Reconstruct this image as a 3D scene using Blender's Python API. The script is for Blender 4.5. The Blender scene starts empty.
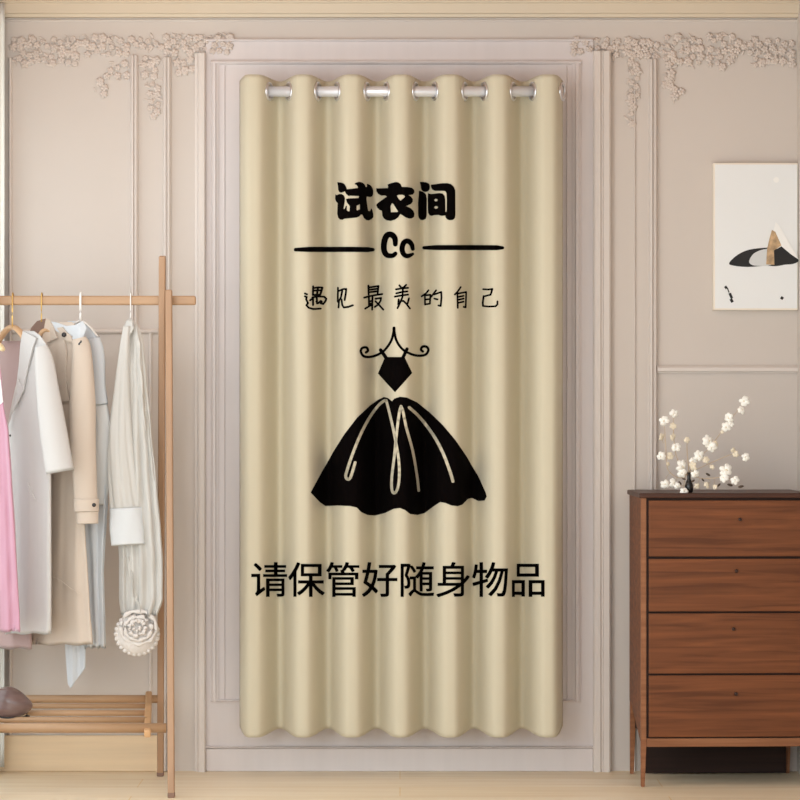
import bpy, bmesh, math, random
from mathutils import Vector, Matrix, noise
from mathutils.geometry import tessellate_polygon
random.seed(7)
sc = bpy.context.scene
C = sc.collection
PI = math.pi
S = 0.00318            # metres per photo pixel on the back wall
CAMD = 9.0; CAMZ = 371 * S; FP = CAMD / S

def P(px, py, y):
    s = (CAMD + y) / FP
    return Vector(((px - 400) * s, y, CAMZ - (py - 400) * s))
def X(px, y=0): return P(px, 400, y).x
def Z(py, y=0): return P(400, py, y).z

# ------------------------------------------------------------------ materials
def lin(c):
    return tuple(((v/255)/12.92 if v/255 <= .04045 else ((v/255+.055)/1.055)**2.4) for v in c) + (1,)
MATS = {}
def mat(name, rgb, rough=.6, metal=0, spec=.5, bump=0, bscale=60, var=0, vscale=6, sheen=0, stretch=(1,1,1), coat=0):
    m = bpy.data.materials.new(name); m.use_nodes = True
    nt = m.node_tree; b = nt.nodes['Principled BSDF']
    b.inputs['Base Color'].default_value = lin(rgb); b.inputs['Roughness'].default_value = rough
    b.inputs['Metallic'].default_value = metal; b.inputs['Specular IOR Level'].default_value = spec
    b.inputs['Sheen Weight'].default_value = sheen; b.inputs['Coat Weight'].default_value = coat
    tc = nt.nodes.new('ShaderNodeTexCoord'); mp = nt.nodes.new('ShaderNodeMapping')
    mp.inputs['Scale'].default_value = stretch
    nt.links.new(tc.outputs['Object'], mp.inputs['Vector'])
    if var:
        n = nt.nodes.new('ShaderNodeTexNoise'); n.inputs['Scale'].default_value = vscale; n.inputs['Detail'].default_value = 5
        nt.links.new(mp.outputs[0], n.inputs['Vector'])
        r = nt.nodes.new('ShaderNodeValToRGB'); c = lin(rgb)
        r.color_ramp.elements[0].position = .3; r.color_ramp.elements[1].position = .7
        r.color_ramp.elements[0].color = tuple(v*(1-var) for v in c[:3]) + (1,)
        r.color_ramp.elements[1].color = tuple(min(1, v*(1+var)) for v in c[:3]) + (1,)
        nt.links.new(n.outputs['Fac'], r.inputs[0]); nt.links.new(r.outputs[0], b.inputs['Base Color'])
    if bump:
        n2 = nt.nodes.new('ShaderNodeTexNoise'); n2.inputs['Scale'].default_value = bscale; n2.inputs['Detail'].default_value = 3
        nt.links.new(mp.outputs[0], n2.inputs['Vector'])
        bp = nt.nodes.new('ShaderNodeBump'); bp.inputs['Strength'].default_value = bump; bp.inputs['Distance'].default_value = .004
        nt.links.new(n2.outputs['Fac'], bp.inputs['Height']); nt.links.new(bp.outputs[0], b.inputs['Normal'])
    return m

wall_m = mat('wall_paint', (212,202,194), .75, bump=.04, bscale=25, var=.025, vscale=1.3, spec=.25)
trim_m = mat('trim_paint', (221,211,204), .5, spec=.4)
case_m = mat('door_case_paint', (221,212,210), .5, var=.02, vscale=4, stretch=(8,8,.4), spec=.4)
crown_m = mat('crown_paint', (219,204,182), .6, spec=.3)
ceil_m = mat('ceiling_paint', (205,165,135), .8)
relief_m = mat('plaster_relief', (219,206,197), .7, spec=.2)
white_m = mat('white_frame', (238,238,236), .4)
curtain_m = mat('curtain_cloth', (206,197,174), .8, bump=.18, bscale=90, stretch=(1,1,.05), sheen=.15, spec=.15)
print_m = mat('black_print', (9,6,6), .95, spec=.03)
chrome_m = mat('brushed_steel', (222,222,226), .28, metal=.85)
rod_m = mat('rod_white_metal', (226,226,230), .35, metal=.35)
rackwood = mat('rack_beech', (203,160,116), .5, var=.13, vscale=9, stretch=(1,1,1))
rackwood_h = mat('rack_beech_length', (180,144,110), .45, var=.14, vscale=12, stretch=(.15,1,1))
rackwood_v = mat('rack_beech_upright', (172,136,106), .5, var=.14, vscale=12, stretch=(1,1,.12))
hang_wood = mat('hanger_wood', (205,168,130), .45)
gold_m = mat('brass_wire', (214,174,104), .3, metal=.8)
whitewire = mat('white_wire', (244,240,236), .35)
pink_m = mat('pink_wool', (192,142,160), .9, sheen=.4, bump=.1, bscale=200)
coat_m = mat('white_wool', (199,195,192), .9, sheen=.3, bump=.08, bscale=220)
mauve_m = mat('mauve_cloth', (168,142,138), .85, sheen=.2, bump=.1, bscale=120)
trench_m = mat('beige_gabardine', (203,187,172), .85, bump=.12, bscale=50, sheen=.2)
trench_in = mat('brown_lining', (136,108,94), .8)
shirt_m = mat('white_cotton', (206,209,213), .75, bump=.15, bscale=30)
grey_m = mat('grey_voile', (214,213,211), .8, bump=.1, bscale=60)
satin_m = mat('ivory_satin', (197,193,187), .42, bump=.2, bscale=14, stretch=(1,1,.3), sheen=.3)
cuff_m = mat('pale_cuff', (212,214,216), .7, bump=.25, bscale=40)
lace_m = mat('lace', (220,213,208), .8, bump=.5, bscale=120)
black_m = mat('black_button', (28,22,22), .35)
bag_m = mat('brown_satin', (126,102,98), .24, var=.25, vscale=14, stretch=(.4,1,3), bump=.15, bscale=20, coat=.3)
base_wood = mat('pale_oak_board', (240,216,182), .55, var=.09, vscale=6, stretch=(.25,1,6))
canvas_m = mat('canvas_white', (240,241,241), .7, bump=.05, bscale=200)
canvas_edge = mat('canvas_cream_edge', (244,234,220), .6)
pblack = mat('painted_black', (20,17,18), .55)
ptan = mat('painted_tan', (196,164,126), .7, var=.35, vscale=60)
pgrey = mat('painted_pale_grey', (216,217,217), .7)
pwhite = mat('painted_white', (250,249,246), .7)
petal_m = mat('white_petals', (252,250,244), .6)
petal_c = mat('cream_petals', (232,220,198), .6)
twig_m = mat('twig', (196,172,142), .8)
leaf_m = mat('dark_leaf', (74,58,44), .6)
vase_m = mat('black_ceramic', (26,22,22), .25)
knob_m = mat('dark_knob', (52,30,20), .4)

def wood_m(name, dark, light, rough, sc_=(1.2,12,26), coat=0):
    m = bpy.data.materials.new(name); m.use_nodes = True; nt = m.node_tree; b = nt.nodes['Principled BSDF']
    b.inputs['Roughness'].default_value = rough; b.inputs['Specular IOR Level'].default_value = .3
    tc = nt.nodes.new('ShaderNodeTexCoord'); mp = nt.nodes.new('ShaderNodeMapping'); mp.inputs['Scale'].default_value = sc_
    n = nt.nodes.new('ShaderNodeTexNoise'); n.inputs['Scale'].default_value = 2.2; n.inputs['Detail'].default_value = 7; n.inputs['Distortion'].default_value = .6
    r = nt.nodes.new('ShaderNodeValToRGB'); r.color_ramp.elements[0].position = .32; r.color_ramp.elements[1].position = .68
    r.color_ramp.elements[0].color = lin(dark); r.color_ramp.elements[1].color = lin(light)
    nt.links.new(tc.outputs['Object'], mp.inputs[0]); nt.links.new(mp.outputs[0], n.inputs['Vector'])
    nt.links.new(n.outputs['Fac'], r.inputs[0]); nt.links.new(r.outputs[0], b.inputs['Base Color'])
    bp = nt.nodes.new('ShaderNodeBump'); bp.inputs['Strength'].default_value = .12; bp.inputs['Distance'].default_value = .002
    nt.links.new(n.outputs['Fac'], bp.inputs['Height']); nt.links.new(bp.outputs[0], b.inputs['Normal'])
    return m
walnut = wood_m('walnut', (94,52,26), (130,76,42), .5)
walnut_l = wood_m('walnut_edge', (132,84,54), (160,108,74), .45)
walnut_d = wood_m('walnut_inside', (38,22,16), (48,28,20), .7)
walnut_t = wood_m('walnut_top', (60,34,24), (82,50,36), .4)

def floor_mat():
    m = bpy.data.materials.new('oak_floor'); m.use_nodes = True; nt = m.node_tree; b = nt.nodes['Principled BSDF']
    b.inputs['Roughness'].default_value = .42; b.inputs['Specular IOR Level'].default_value = .35
    tc = nt.nodes.new('ShaderNodeTexCoord')
    br = nt.nodes.new('ShaderNodeTexBrick'); br.inputs['Scale'].default_value = 1
    br.inputs['Brick Width'].default_value = 1.6; br.inputs['Row Height'].default_value = .19; br.inputs['Mortar Size'].default_value = .002
    br.inputs['Color1'].default_value = (.42,.42,.42,1); br.inputs['Color2'].default_value = (.6,.6,.6,1); br.inputs['Mortar'].default_value = (0,0,0,1)
    nt.links.new(tc.outputs['Object'], br.inputs['Vector'])
    mp = nt.nodes.new('ShaderNodeMapping'); mp.inputs['Scale'].default_value = (.5,7,1)
    n = nt.nodes.new('ShaderNodeTexNoise'); n.inputs['Scale'].default_value = 3; n.inputs['Detail'].default_value = 6; n.inputs['Distortion'].default_value = .5
    nt.links.new(tc.outputs['Object'], mp.inputs[0]); nt.links.new(mp.outputs[0], n.inputs['Vector'])
    r = nt.nodes.new('ShaderNodeValToRGB'); r.color_ramp.elements[0].position = .28; r.color_ramp.elements[1].position = .72
    r.color_ramp.elements[0].color = lin((234,212,178)); r.color_ramp.elements[1].color = lin((250,234,206))
    nt.links.new(n.outputs['Fac'], r.inputs[0])
    mx = nt.nodes.new('ShaderNodeMix'); mx.data_type = 'RGBA'; mx.blend_type = 'OVERLAY'; mx.inputs[0].default_value = .4
    nt.links.new(r.outputs[0], mx.inputs[6]); nt.links.new(br.outputs['Color'], mx.inputs[7])
    nt.links.new(mx.outputs[2], b.inputs['Base Color'])
    return m
floor_m = floor_mat()
def glass_mat():
    m = bpy.data.materials.new('window_glass'); m.use_nodes = True; nt = m.node_tree; nt.nodes.clear()
    o = nt.nodes.new('ShaderNodeOutputMaterial'); t = nt.nodes.new('ShaderNodeBsdfTransparent'); g = nt.nodes.new('ShaderNodeBsdfGlossy')
    g.inputs['Roughness'].default_value = .03; mx = nt.nodes.new('ShaderNodeMixShader'); mx.inputs[0].default_value = .07
    nt.links.new(t.outputs[0], mx.inputs[1]); nt.links.new(g.outputs[0], mx.inputs[2])
    nt.links.new(mx.outputs[0], o.inputs[0]); return m
glass_m = glass_mat()

# ------------------------------------------------------------------ mesh helpers
def obj(name, bm, m, parent=None, smooth=False, norm=True):
    me = bpy.data.meshes.new(name)
    if norm: bmesh.ops.recalc_face_normals(bm, faces=bm.faces)
    bm.to_mesh(me); bm.free()
    for mm in (m if isinstance(m, (list, tuple)) else [m]): me.materials.append(mm)
    if smooth:
        for p in me.polygons: p.use_smooth = True
    o = bpy.data.objects.new(name, me); C.objects.link(o)
    if parent:
        o.parent = parent
        o.matrix_parent_inverse = LOCAL.get(parent.name, parent_mat(parent)).inverted()
    return o
LOCAL = {}
def parent_mat(p):
    m = Matrix.LocRotScale(p.location, p.rotation_euler, p.scale)
    return m
def thing(name, label, cat, loc, group=None, rz=0):
    o = bpy.data.objects.new(name, None); C.objects.link(o); o.empty_display_size = .05
    o.location = loc; o.rotation_euler = (0,0,rz); o['label'] = label; o['category'] = cat
    if group: o['group'] = group
    return o
def tag(o, label, cat, group=None):
    o['label'] = label; o['category'] = cat
    if group: o['group'] = group
    return o
def struct(name, bm, m, parent=None, smooth=False):
    o = obj(name, bm, m, parent, smooth)
    if not parent: o['kind'] = 'structure'
    return o
def box(bm, a, b, bev=0, mi=0):
    x0,y0,z0 = [min(p,q) for p,q in zip(a,b)]; x1,y1,z1 = [max(p,q) for p,q in zip(a,b)]
    vs = [bm.verts.new(p) for p in ((x0,y0,z0),(x1,y0,z0),(x1,y1,z0),(x0,y1,z0),(x0,y0,z1),(x1,y0,z1),(x1,y1,z1),(x0,y1,z1))]
    fs = [bm.faces.new([vs[i] for i in f]) for f in ((0,3,2,1),(4,5,6,7),(0,1,5,4),(1,2,6,5),(2,3,7,6),(3,0,4,7))]
    for f in fs: f.material_index = mi
    if bev:
        es = list({e for f in fs for e in f.edges})
        bmesh.ops.bevel(bm, geom=es, offset=bev, segments=2, affect='EDGES', profile=.5)
def catmull(pts, n):
    pts = [Vector(p) for p in pts]
    if len(pts) == 2: return [pts[0].lerp(pts[1], i/n) for i in range(n+1)]
    out = []
    q = [2*pts[0]-pts[1]] + pts + [2*pts[-1]-pts[-2]]
    for i in range(1, len(q)-2):
        for k in range(n):
            t = k/n; a,b,c,d = q[i-1:i+3]
            out.append(.5*((2*b)+(c-a)*t+(2*a-5*b+4*c-d)*t*t+(3*b-a-3*c+d)*t**3))
    out.append(pts[-1]); return out
def tube(bm, pts, r, seg=10, n=4, squash=1, up=Vector((0,0,1)), smoothp=True, mi=0):
    """lofted tube along points; r: number or list per control point; squash flattens along the second axis"""
    L = len(pts)
    ps = catmull(pts, n) if smoothp else [Vector(p) for p in pts]
    rr = r if isinstance(r, (list, tuple)) else [r]*L
    rings = []
    for i, p in enumerate(ps):
        t = (i/(len(ps)-1))*(L-1); k = min(int(t), L-2); rad = rr[k]+(rr[k+1]-rr[k])*(t-k)
        d = (ps[min(i+1,len(ps)-1)]-ps[max(i-1,0)]).normalized()
        a = d.cross(up)
        if a.length < 1e-3: a = d.cross(Vector((0,1,0)))
        a.normalize(); b = a.cross(d)
        rings.append([bm.verts.new(p + a*rad*math.cos(2*PI*j/seg) + b*rad*squash*math.sin(2*PI*j/seg)) for j in range(seg)])
    for i in range(len(rings)-1):
        for j in range(seg):
            f = bm.faces.new((rings[i][j], rings[i][(j+1)%seg], rings[i+1][(j+1)%seg], rings[i+1][j])); f.material_index = mi
    for rg in (rings[0], rings[-1]):
        f = bm.faces.new(rg); f.material_index = mi
def beam(bm, p0, p1, w, d, bev=.002, xdir=Vector((1,0,0))):
    """rectangular bar from p0 to p1, w along xdir, d across"""
    p0 = Vector(p0); p1 = Vector(p1); ax = (p1-p0).normalized(); xd = (xdir - ax*xdir.dot(ax)).normalized(); yd = ax.cross(xd)
    vs = []
    for p in (p0, p1):
        for sx, sy in ((-1,-1),(1,-1),(1,1),(-1,1)): vs.append(bm.verts.new(p + xd*w/2*sx + yd*d/2*sy))
    fs = [bm.faces.new([vs[i] for i in f]) for f in ((0,1,2,3),(4,5,6,7),(0,1,5,4),(1,2,6,5),(2,3,7,6),(3,0,4,7))]
    if bev:
        bmesh.ops.bevel(bm, geom=list({e for f in fs for e in f.edges}), offset=bev, segments=3, affect='EDGES', profile=.5)
def lathe(bm, prof, c, seg=24):
    rings = [[bm.verts.new((c[0]+r*math.cos(2*PI*j/seg), c[1]+r*math.sin(2*PI*j/seg), c[2]+z)) for j in range(seg)] for r, z in prof]
    for i in range(len(rings)-1):
        for j in range(seg): bm.faces.new((rings[i][j], rings[i][(j+1)%seg], rings[i+1][(j+1)%seg], rings[i+1][j]))
    bm.faces.new(rings[0]); bm.faces.new(rings[-1])
def ellipsoid(bm, c, r, rot=None, u=10, v=7, mi=0):
    M = Matrix.Translation(c) @ (rot.to_4x4() if rot else Matrix()) @ Matrix.Diagonal((*r, 1))
    rings = [[bm.verts.new(M @ Vector((math.sin(PI*i/v)*math.cos(2*PI*j/u), math.sin(PI*i/v)*math.sin(2*PI*j/u), math.cos(PI*i/v)))) for j in range(u)] for i in range(1, v)]
    t = bm.verts.new(M @ Vector((0,0,1))); b = bm.verts.new(M @ Vector((0,0,-1)))
    fs = []
    for i in range(v-2):
        for j in range(u): fs.append(bm.faces.new((rings[i][j], rings[i+1][j], rings[i+1][(j+1)%u], rings[i][(j+1)%u])))
    for j in range(u):
        fs.append(bm.faces.new((t, rings[0][j], rings[0][(j+1)%u]))); fs.append(bm.faces.new((b, rings[-1][(j+1)%u], rings[-1][j])))
    for f in fs: f.material_index = mi; f.smooth = True
def poly2d(bm, contours, fn=None, mi=0):
    """fill 2D contours (first outer, others holes)"""
    cs = [[Vector((x, y, 0)) for x, y in c] for c in contours]
    tri = tessellate_polygon(cs); flat = [p for c in cs for p in c]
    vs = [bm.verts.new(p) for p in flat]
    for t in tri:
        try: f = bm.faces.new([vs[i] for i in t]); f.material_index = mi
        except ValueError: pass
def smooth_closed(c, n=4):
    out = []; N = len(c)
    for i in range(N):
        a,b,d,e = [Vector((*c[(i+k-1)%N],0)) for k in range(4)]
        for k in range(n):
            t = k/n; q = .5*((2*b)+(d-a)*t+(2*a-5*b+4*d-e)*t*t+(3*b-a-3*d+e)*t**3); out.append((q.x,q.y))
    return out
def gridcut(bm, sx, sy):
    xs = [v.co.x for v in bm.verts]; ys = [v.co.y for v in bm.verts]
    for k in range(math.ceil(min(xs)/sx), math.floor(max(xs)/sx)+1):
        bmesh.ops.bisect_plane(bm, geom=bm.verts[:]+bm.edges[:]+bm.faces[:], plane_co=(k*sx,0,0), plane_no=(1,0,0), dist=1e-5)
    for k in range(math.ceil(min(ys)/sy), math.floor(max(ys)/sy)+1):
        bmesh.ops.bisect_plane(bm, geom=bm.verts[:]+bm.edges[:]+bm.faces[:], plane_co=(0,k*sy,0), plane_no=(0,1,0), dist=1e-5)

# ------------------------------------------------------------------ the room
XL, XR = X(-36), X(797); ZC = Z(2.5); DEP = -2.3; DEPR = -4.2
bm = bmesh.new(); box(bm, (XL-.15,0,-.1),(XR+.15,.12,ZC+.1)); struct('wall_back', bm, wall_m)
bm = bmesh.new(); box(bm, (XL-.8,.12,-.1),(XR+.3,DEPR,0)); struct('floor', bm, floor_m)
bm = bmesh.new(); box(bm, (XL-.15,.12,ZC),(XR+.15,-3.4,ZC+.1)); struct('ceiling', bm, ceil_m)
bm = bmesh.new(); box(bm, (XR,.0,0),(XR+.15,DEPR,ZC)); struct('wall_right', bm, wall_m)
WY0, WY1, WZ0, WZ1 = -.16, -2.1, .12, 2.06
bm = bmesh.new()
box(bm,(XL-.15,0,0),(XL,WY0,ZC)); box(bm,(XL-.15,WY0,WZ1),(XL,WY1,ZC)); box(bm,(XL-.15,WY0,0),(XL,WY1,WZ0)); box(bm,(XL-.15,WY1,0),(XL,DEP,ZC))
struct('wall_left', bm, wall_m)
bm = bmesh.new(); t = .03
for a, b in (((WY0,WZ0),(WY0-t,WZ1)),((WY1,WZ0),(WY1+t,WZ1)),((WY0,WZ0),(WY1,WZ0+t)),((WY0,WZ1),(WY1,WZ1-t)),((-1.09,WZ0),(-1.06,WZ1))):
    box(bm,(XL-.06,a[0],a[1]),(XL-.01,b[0],b[1]),.002)
w = struct('window_1', bm, white_m)
bm = bmesh.new(); box(bm,(XL-.04,WY0-t,WZ0+t),(XL-.035,WY1+t,WZ1-t)); obj('window_pane', bm, glass_m, w)

PROF = [(0,0),(0,.35),(.12,.55),(.2,.95),(.38,1),(.46,.6),(.54,.6),(.62,1),(.82,.95),(.9,.45),(1,.3),(1,0)]
PROF_SOFT = [(0,0),(.02,.4),(.2,.85),(.5,1),(.8,.85),(.98,.4),(1,0)]
def vm(bm, xa, xb, ya, yb, dep, prof=PROF):
    a = [bm.verts.new((X(xa)+(X(xb)-X(xa))*u, -dep*v, Z(ya))) for u, v in prof]
    b = [bm.verts.new((X(xa)+(X(xb)-X(xa))*u, -dep*v, Z(yb))) for u, v in prof]
    for i in range(len(prof)-1): bm.faces.new((a[i],a[i+1],b[i+1],b[i]))
    bm.faces.new(a); bm.faces.new(b)
def hm(bm, xa, xb, ya, yb, dep, prof=PROF):
    a = [bm.verts.new((X(xa), -dep*v, Z(ya)+(Z(yb)-Z(ya))*u)) for u, v in prof]
    b = [bm.verts.new((X(xb), -dep*v, Z(ya)+(Z(yb)-Z(ya))*u)) for u, v in prof]
    for i in range(len(prof)-1): bm.faces.new((a[i],a[i+1],b[i+1],b[i]))
    bm.faces.new(a); bm.faces.new(b)
n = [0]
def trim(bm, m=None):
    n[0] += 1
    return struct('trim_%d' % n[0], bm, m or trim_m)
# crown
bm = bmesh.new(); hm(bm, -36, 797, 2.5, 18, .05, [(0,0),(0,1),(.12,1),(.2,.86),(.78,.8),(.84,.6),(1,.55),(1,0)]); trim(bm, crown_m)
bm = bmesh.new(); hm(bm, -36, 797, 19.5, 21.5, .008, PROF_SOFT); trim(bm)
# left panel: frame with chair rail
bm = bmesh.new(); vm(bm, 8.5, 12.5, 58, 735, .014, PROF_SOFT); vm(bm, 130.5, 138.5, 56, 331, .02); vm(bm, 149, 152.5, 333, 735, .012, PROF_SOFT)
hm(bm, 12.5, 163, 329, 333.5, .014, PROF_SOFT); trim(bm)
bm = bmesh.new(); vm(bm, 163, 171.5, 58, 770, .022); trim(bm)
bm = bmesh.new(); vm(bm, 195, 206, 54, 771, .03, [(0,0),(0,.4),(.25,.5),(.35,.9),(.5,1),(.9,1),(1,.85),(1,0)]); trim(bm)
# right side
bm = bmesh.new(); vm(bm, 593, 610, 52, 771, .03, [(0,0),(0,.85),(.1,1),(.4,1),(.46,.7),(.54,.7),(.6,1),(.92,1),(1,.85),(1,0)]); trim(bm)
bm = bmesh.new(); vm(bm, 634, 635.5, 90, 771, .008, PROF_SOFT); vm(bm, 648, 657, 60, 771, .022); trim(bm)
bm = bmesh.new(); hm(bm, 657, 797, 365.5, 373, .02, [(0,0),(0,.5),(.3,1),(.75,1),(.8,.5),(1,.4),(1,0)]); trim(bm)
# blind door case behind the curtain
bm = bmesh.new()
box(bm,(X(206),0,Z(41)),(X(593),-.006,Z(747)))
hm(bm,206,593,38.5,42,.016,PROF_SOFT); hm(bm,206,593,745.5,748,.02,PROF_SOFT)
trim(bm, case_m)
bm = bmesh.new()
vm(bm,211,219,62,701,.018,[(0,0),(0,.6),(.3,1),(.6,1),(.7,.7),(1,.55),(1,0)])
vm(bm,572,581,62,701,.018,[(0,0),(0,.55),(.3,.7),(.4,1),(.7,1),(1,.6),(1,0)])
vm(bm,224,225.5,66,701,.010,PROF_SOFT); vm(bm,566,567.5,66,701,.010,PROF_SOFT)
hm(bm,211,581,60,65,.018,PROF_SOFT); hm(bm,211,581,699,702,.016,PROF_SOFT)
trim(bm, case_m)
bm = bmesh.new(); box(bm,(X(206),0,0),(X(593),-.012,Z(748)),.003); trim(bm, case_m)
bm = bmesh.new(); box(bm,(XL,0,0),(X(163),-.02,Z(735)),.004); struct('baseboard_left', bm, base_wood)
bm = bmesh.new(); box(bm,(X(657),0,0),(XR,-.015,Z(738)),.004); struct('baseboard_right', bm, trim_m)

bm = bmesh.new(); fr = []; bk = []
for j in range(31):
    z = .02+(ZC-.03)*j/30; a_ = []; b_ = []
    for i in range(49):
        u = i/48; x = X(-34)+(X(4.3,-.075)-X(-34))*u; y = -.075+.016*math.sin(u*22+.3*math.sin(z*2))*(1.1-.2*j/30)
        a_.append(bm.verts.new((x,y,z))); b_.append(bm.verts.new((x,y+.002,z)))
    fr.append(a_); bk.append(b_)
for g1, fl in ((fr,0),(bk,1)):
    for j in range(30):
        for i in range(48):
            q = (g1[j][i],g1[j][i+1],g1[j+1][i+1],g1[j+1][i]); bm.faces.new(q if not fl else q[::-1])
for j in range(30):
    for i in (0,48): bm.faces.new((fr[j][i],fr[j+1][i],bk[j+1][i],bk[j][i]))
for i in range(48):
    for j in (0,30): bm.faces.new((fr[j][i],bk[j][i],bk[j][i+1],fr[j][i+1]))
tag(obj('window_curtain', bm, mat('sheer_white', (244,243,238), .8), None, True), 'white floor-length curtain at the far left edge beside the clothes rack', 'curtain')
# ------------------------------------------------------------------ plaster flower reliefs
def rosette(bm, c, r, rng):
    a0 = rng.random()*PI; k = rng.choice((5,5,6))
    for i in range(k):
        a = a0+2*PI*i/k; rr = r*.52
        rot = Matrix.Rotation(-a,3,'Y') @ Matrix.Rotation(.5,3,'Z')
        ellipsoid(bm, c+Vector((math.cos(a)*rr, -r*.10, math.sin(a)*rr)), (r*.46, r*.24, r*.34), rot, 8, 5)
    ellipsoid(bm, c+Vector((0,-r*.26,0)), (r*.2,r*.2,r*.2), None, 6, 4)
def leaf(bm, c, r, a):
    rot = Matrix.Rotation(-a,3,'Y')
    ellipsoid(bm, c, (r, r*.22, r*.36), rot, 8, 5)
def relief(name, label, regions, drops, seed):
    rng = random.Random(seed)
    def fill(bm, x0, x1, y0, y1, dens):
        area = (x1-x0)*(y1-y0); k = int(area/62*dens)
        pts = []
        tries = 0
        while len(pts) < k and tries < 4000:
            tries += 1
            p = (rng.uniform(x0+3,x1-3), rng.uniform(y0+3,y1-3))
            if all((p[0]-q[0])**2+(p[1]-q[1])**2 > 38 for q in pts): pts.append(p)
        for p in pts:
            rosette(bm, Vector((X(p[0]), -.003-(.006 if 206<p[0]<594 else 0), Z(p[1]))), rng.uniform(.010,.018), rng)
        for _ in range(int(k*1.2)):
            leaf(bm, Vector((X(rng.uniform(x0,x1)), -.003, Z(rng.uniform(y0,y1)))), rng.uniform(.006,.012), rng.random()*PI)
        for _ in range(int(k*.5)):           # curled tendrils
            cx, cy = rng.uniform(x0+2,x1-2), rng.uniform(y0+2,y1-2); a0 = rng.random()*6; rr = rng.uniform(2,4.5)
            tube(bm, [Vector((X(cx+rr*(1-t*.14)*math.cos(a0+t*.9)), -.006, Z(cy+rr*(1-t*.14)*math.sin(a0+t*.9)))) for t in range(6)], .0016, 5, 2)
    bm = bmesh.new()
    for g in regions: fill(bm, *g)
    t = thing(name, label, 'wall moulding', P((regions[0][0]+regions[-1][1])/2, 70, 0))
    obj('flower_garland', bm, relief_m, t)
    for g in drops:
        bm = bmesh.new()
        for q in g: fill(bm, *q)
        obj('hanging_spray', bm, relief_m, t)
relief('plaster_flower_relief', 'pale plaster garland of flowers on the wall above the clothes rack, left of the curtain',
       [(9,82,36,52,1),(12,80,50,67,.9),(82,130,34,58,.8),(128,160,36,52,.9),(158,200,34,56,1),(198,234,34,57,.9)],
       [[(104,130,60,82,.7),(95,112,78,98,.6)], [(140,162,55,80,.8),(146,161,80,122,1)], [(174,196,56,77,.9)]], 3)
relief('plaster_flower_relief', 'pale plaster garland of flowers on the wall above the painting, right of the curtain',
       [(570,602,36,56,.9),(602,660,36,60,1),(660,704,34,68,.9),(706,736,33,70,.9),(734,756,40,58,.8),(752,796,37,68,1)],
       [[(626,641,58,100,1),(626,638,98,128,.9)], [(662,677,70,90,.9),(672,685,86,102,.9)]], 5)

# ------------------------------------------------------------------ curtain
YC = -.15; AMP = .054; PER = 48.8; V0 = 279.0
CX0, CX1, CY0, CY1 = 239.5, 563.0, 78.0, 733.0
def wave(px):
    u = (px-V0)/PER
    return -1 + 2*((1+math.cos(2*PI*u))/2)**1.7 + .04*math.sin(3.3*u+1)*math.sin(2*PI*u)
def cfront(px, py):
    t = (py-CY0)/(CY1-CY0)
    return YC + AMP*(1+.12*t)*wave(px)*1.0
cur = thing('grommet_curtain', 'beige fitting room curtain with silver grommets and black printed dress and lettering', 'curtain', (X(401,YC), YC, Z(733,YC)))
bm = bmesh.new()
cols = []; px = CX0
NCOL = 162
cols = [CX0+(CX1-CX0)*i/NCOL for i in range(NCOL+1)]
STEPX = (CX1-CX0)/NCOL
rows = [CY0 + (CY1-CY0)*j/164 for j in range(165)]
def Pc(px, py, off=0):   # fabric point: x and z taken in the curtain's plane
    q = P(px, py, YC); return Vector((q.x, cfront(px,py)-off, q.z))
grid = []
for j, py in enumerate(rows):
    r_ = []
    for px in cols:
        y2 = py; w_ = wave(px); e = min(px-CX0, CX1-px)
        if j < 6: y2 += (1-j/6)*(1.6*w_ + (3.0*(1-e/8)**2 if e < 8 else 0))
        if j > 158:
            k = (j-158)/6; y2 -= k*(2.2*w_ + (7*(1-e/9)**2 if e < 9 else 0))
        r_.append(bm.verts.new(Pc(px, y2)))
    grid.append(r_)
ROD = P(0, 91.5, YC).z
cross = []
for k in range(0, 7):
    for s in (-1, 1):
        c0 = V0+PER*k+s*9.8
        if CX0+2 < c0 < CX1+2:
            a, b_ = c0-6, min(c0+6, CX1)
            for _ in range(40):
                m_ = (a+b_)/2
                if (wave(a) > 0) == (wave(m_) > 0): a = m_
                else: b_ = m_
            cross.append(a)
cv = [Vector((P(c,91.5,YC).x, YC, ROD)) for c in cross]
for j in range(len(rows)-1):
    for i in range(NCOL):
        vs = (grid[j][i],grid[j][i+1],grid[j+1][i+1],grid[j+1][i])
        if j < 10:
            c = sum((v.co for v in vs), Vector())/4
            if any((c-q).length < .024 for q in cv): continue
        bm.faces.new(vs)
for v in [v for v in bm.verts if not v.link_faces]: bm.verts.remove(v)
o = obj('fabric', bm, curtain_m, cur, smooth=True, norm=False)
me = o.data
if me.polygons[5000].normal.y > 0: me.flip_normals()
sm = o.modifiers.new('thick','SOLIDIFY'); sm.thickness = .0016; sm.offset = -1
for c in cross:
    q = Vector((P(c,91.5,YC).x, YC, ROD)); e = .3
    tx = Vector((Pc(c+e,91.5).x-Pc(c-e,91.5).x, cfront(c+e,91.5)-cfront(c-e,91.5), 0)).normalized()
    nrm = Vector((-tx.y, tx.x, 0))
    bm = bmesh.new(); R_, r_ = .0255, .0048
    rings = []
    for i in range(28):
        a = 2*PI*i/28; rad = tx*math.cos(a)+Vector((0,0,1))*math.sin(a)
        rings.append([bm.verts.new(q+rad*(R_+r_*1.1*math.cos(2*PI*j/8))+nrm*(r_*.9*math.sin(2*PI*j/8))) for j in range(8)])
    for i in range(28):
        for j in range(8): bm.faces.new((rings[i][j],rings[(i+1)%28][j],rings[(i+1)%28][(j+1)%8],rings[i][(j+1)%8]))
    obj('grommet', bm, chrome_m, cur, smooth=True)
rod = thing('curtain_rod', 'pale metal rod threaded through the silver grommets of the curtain', 'curtain rod', (X(401,YC), YC, ROD))
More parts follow.
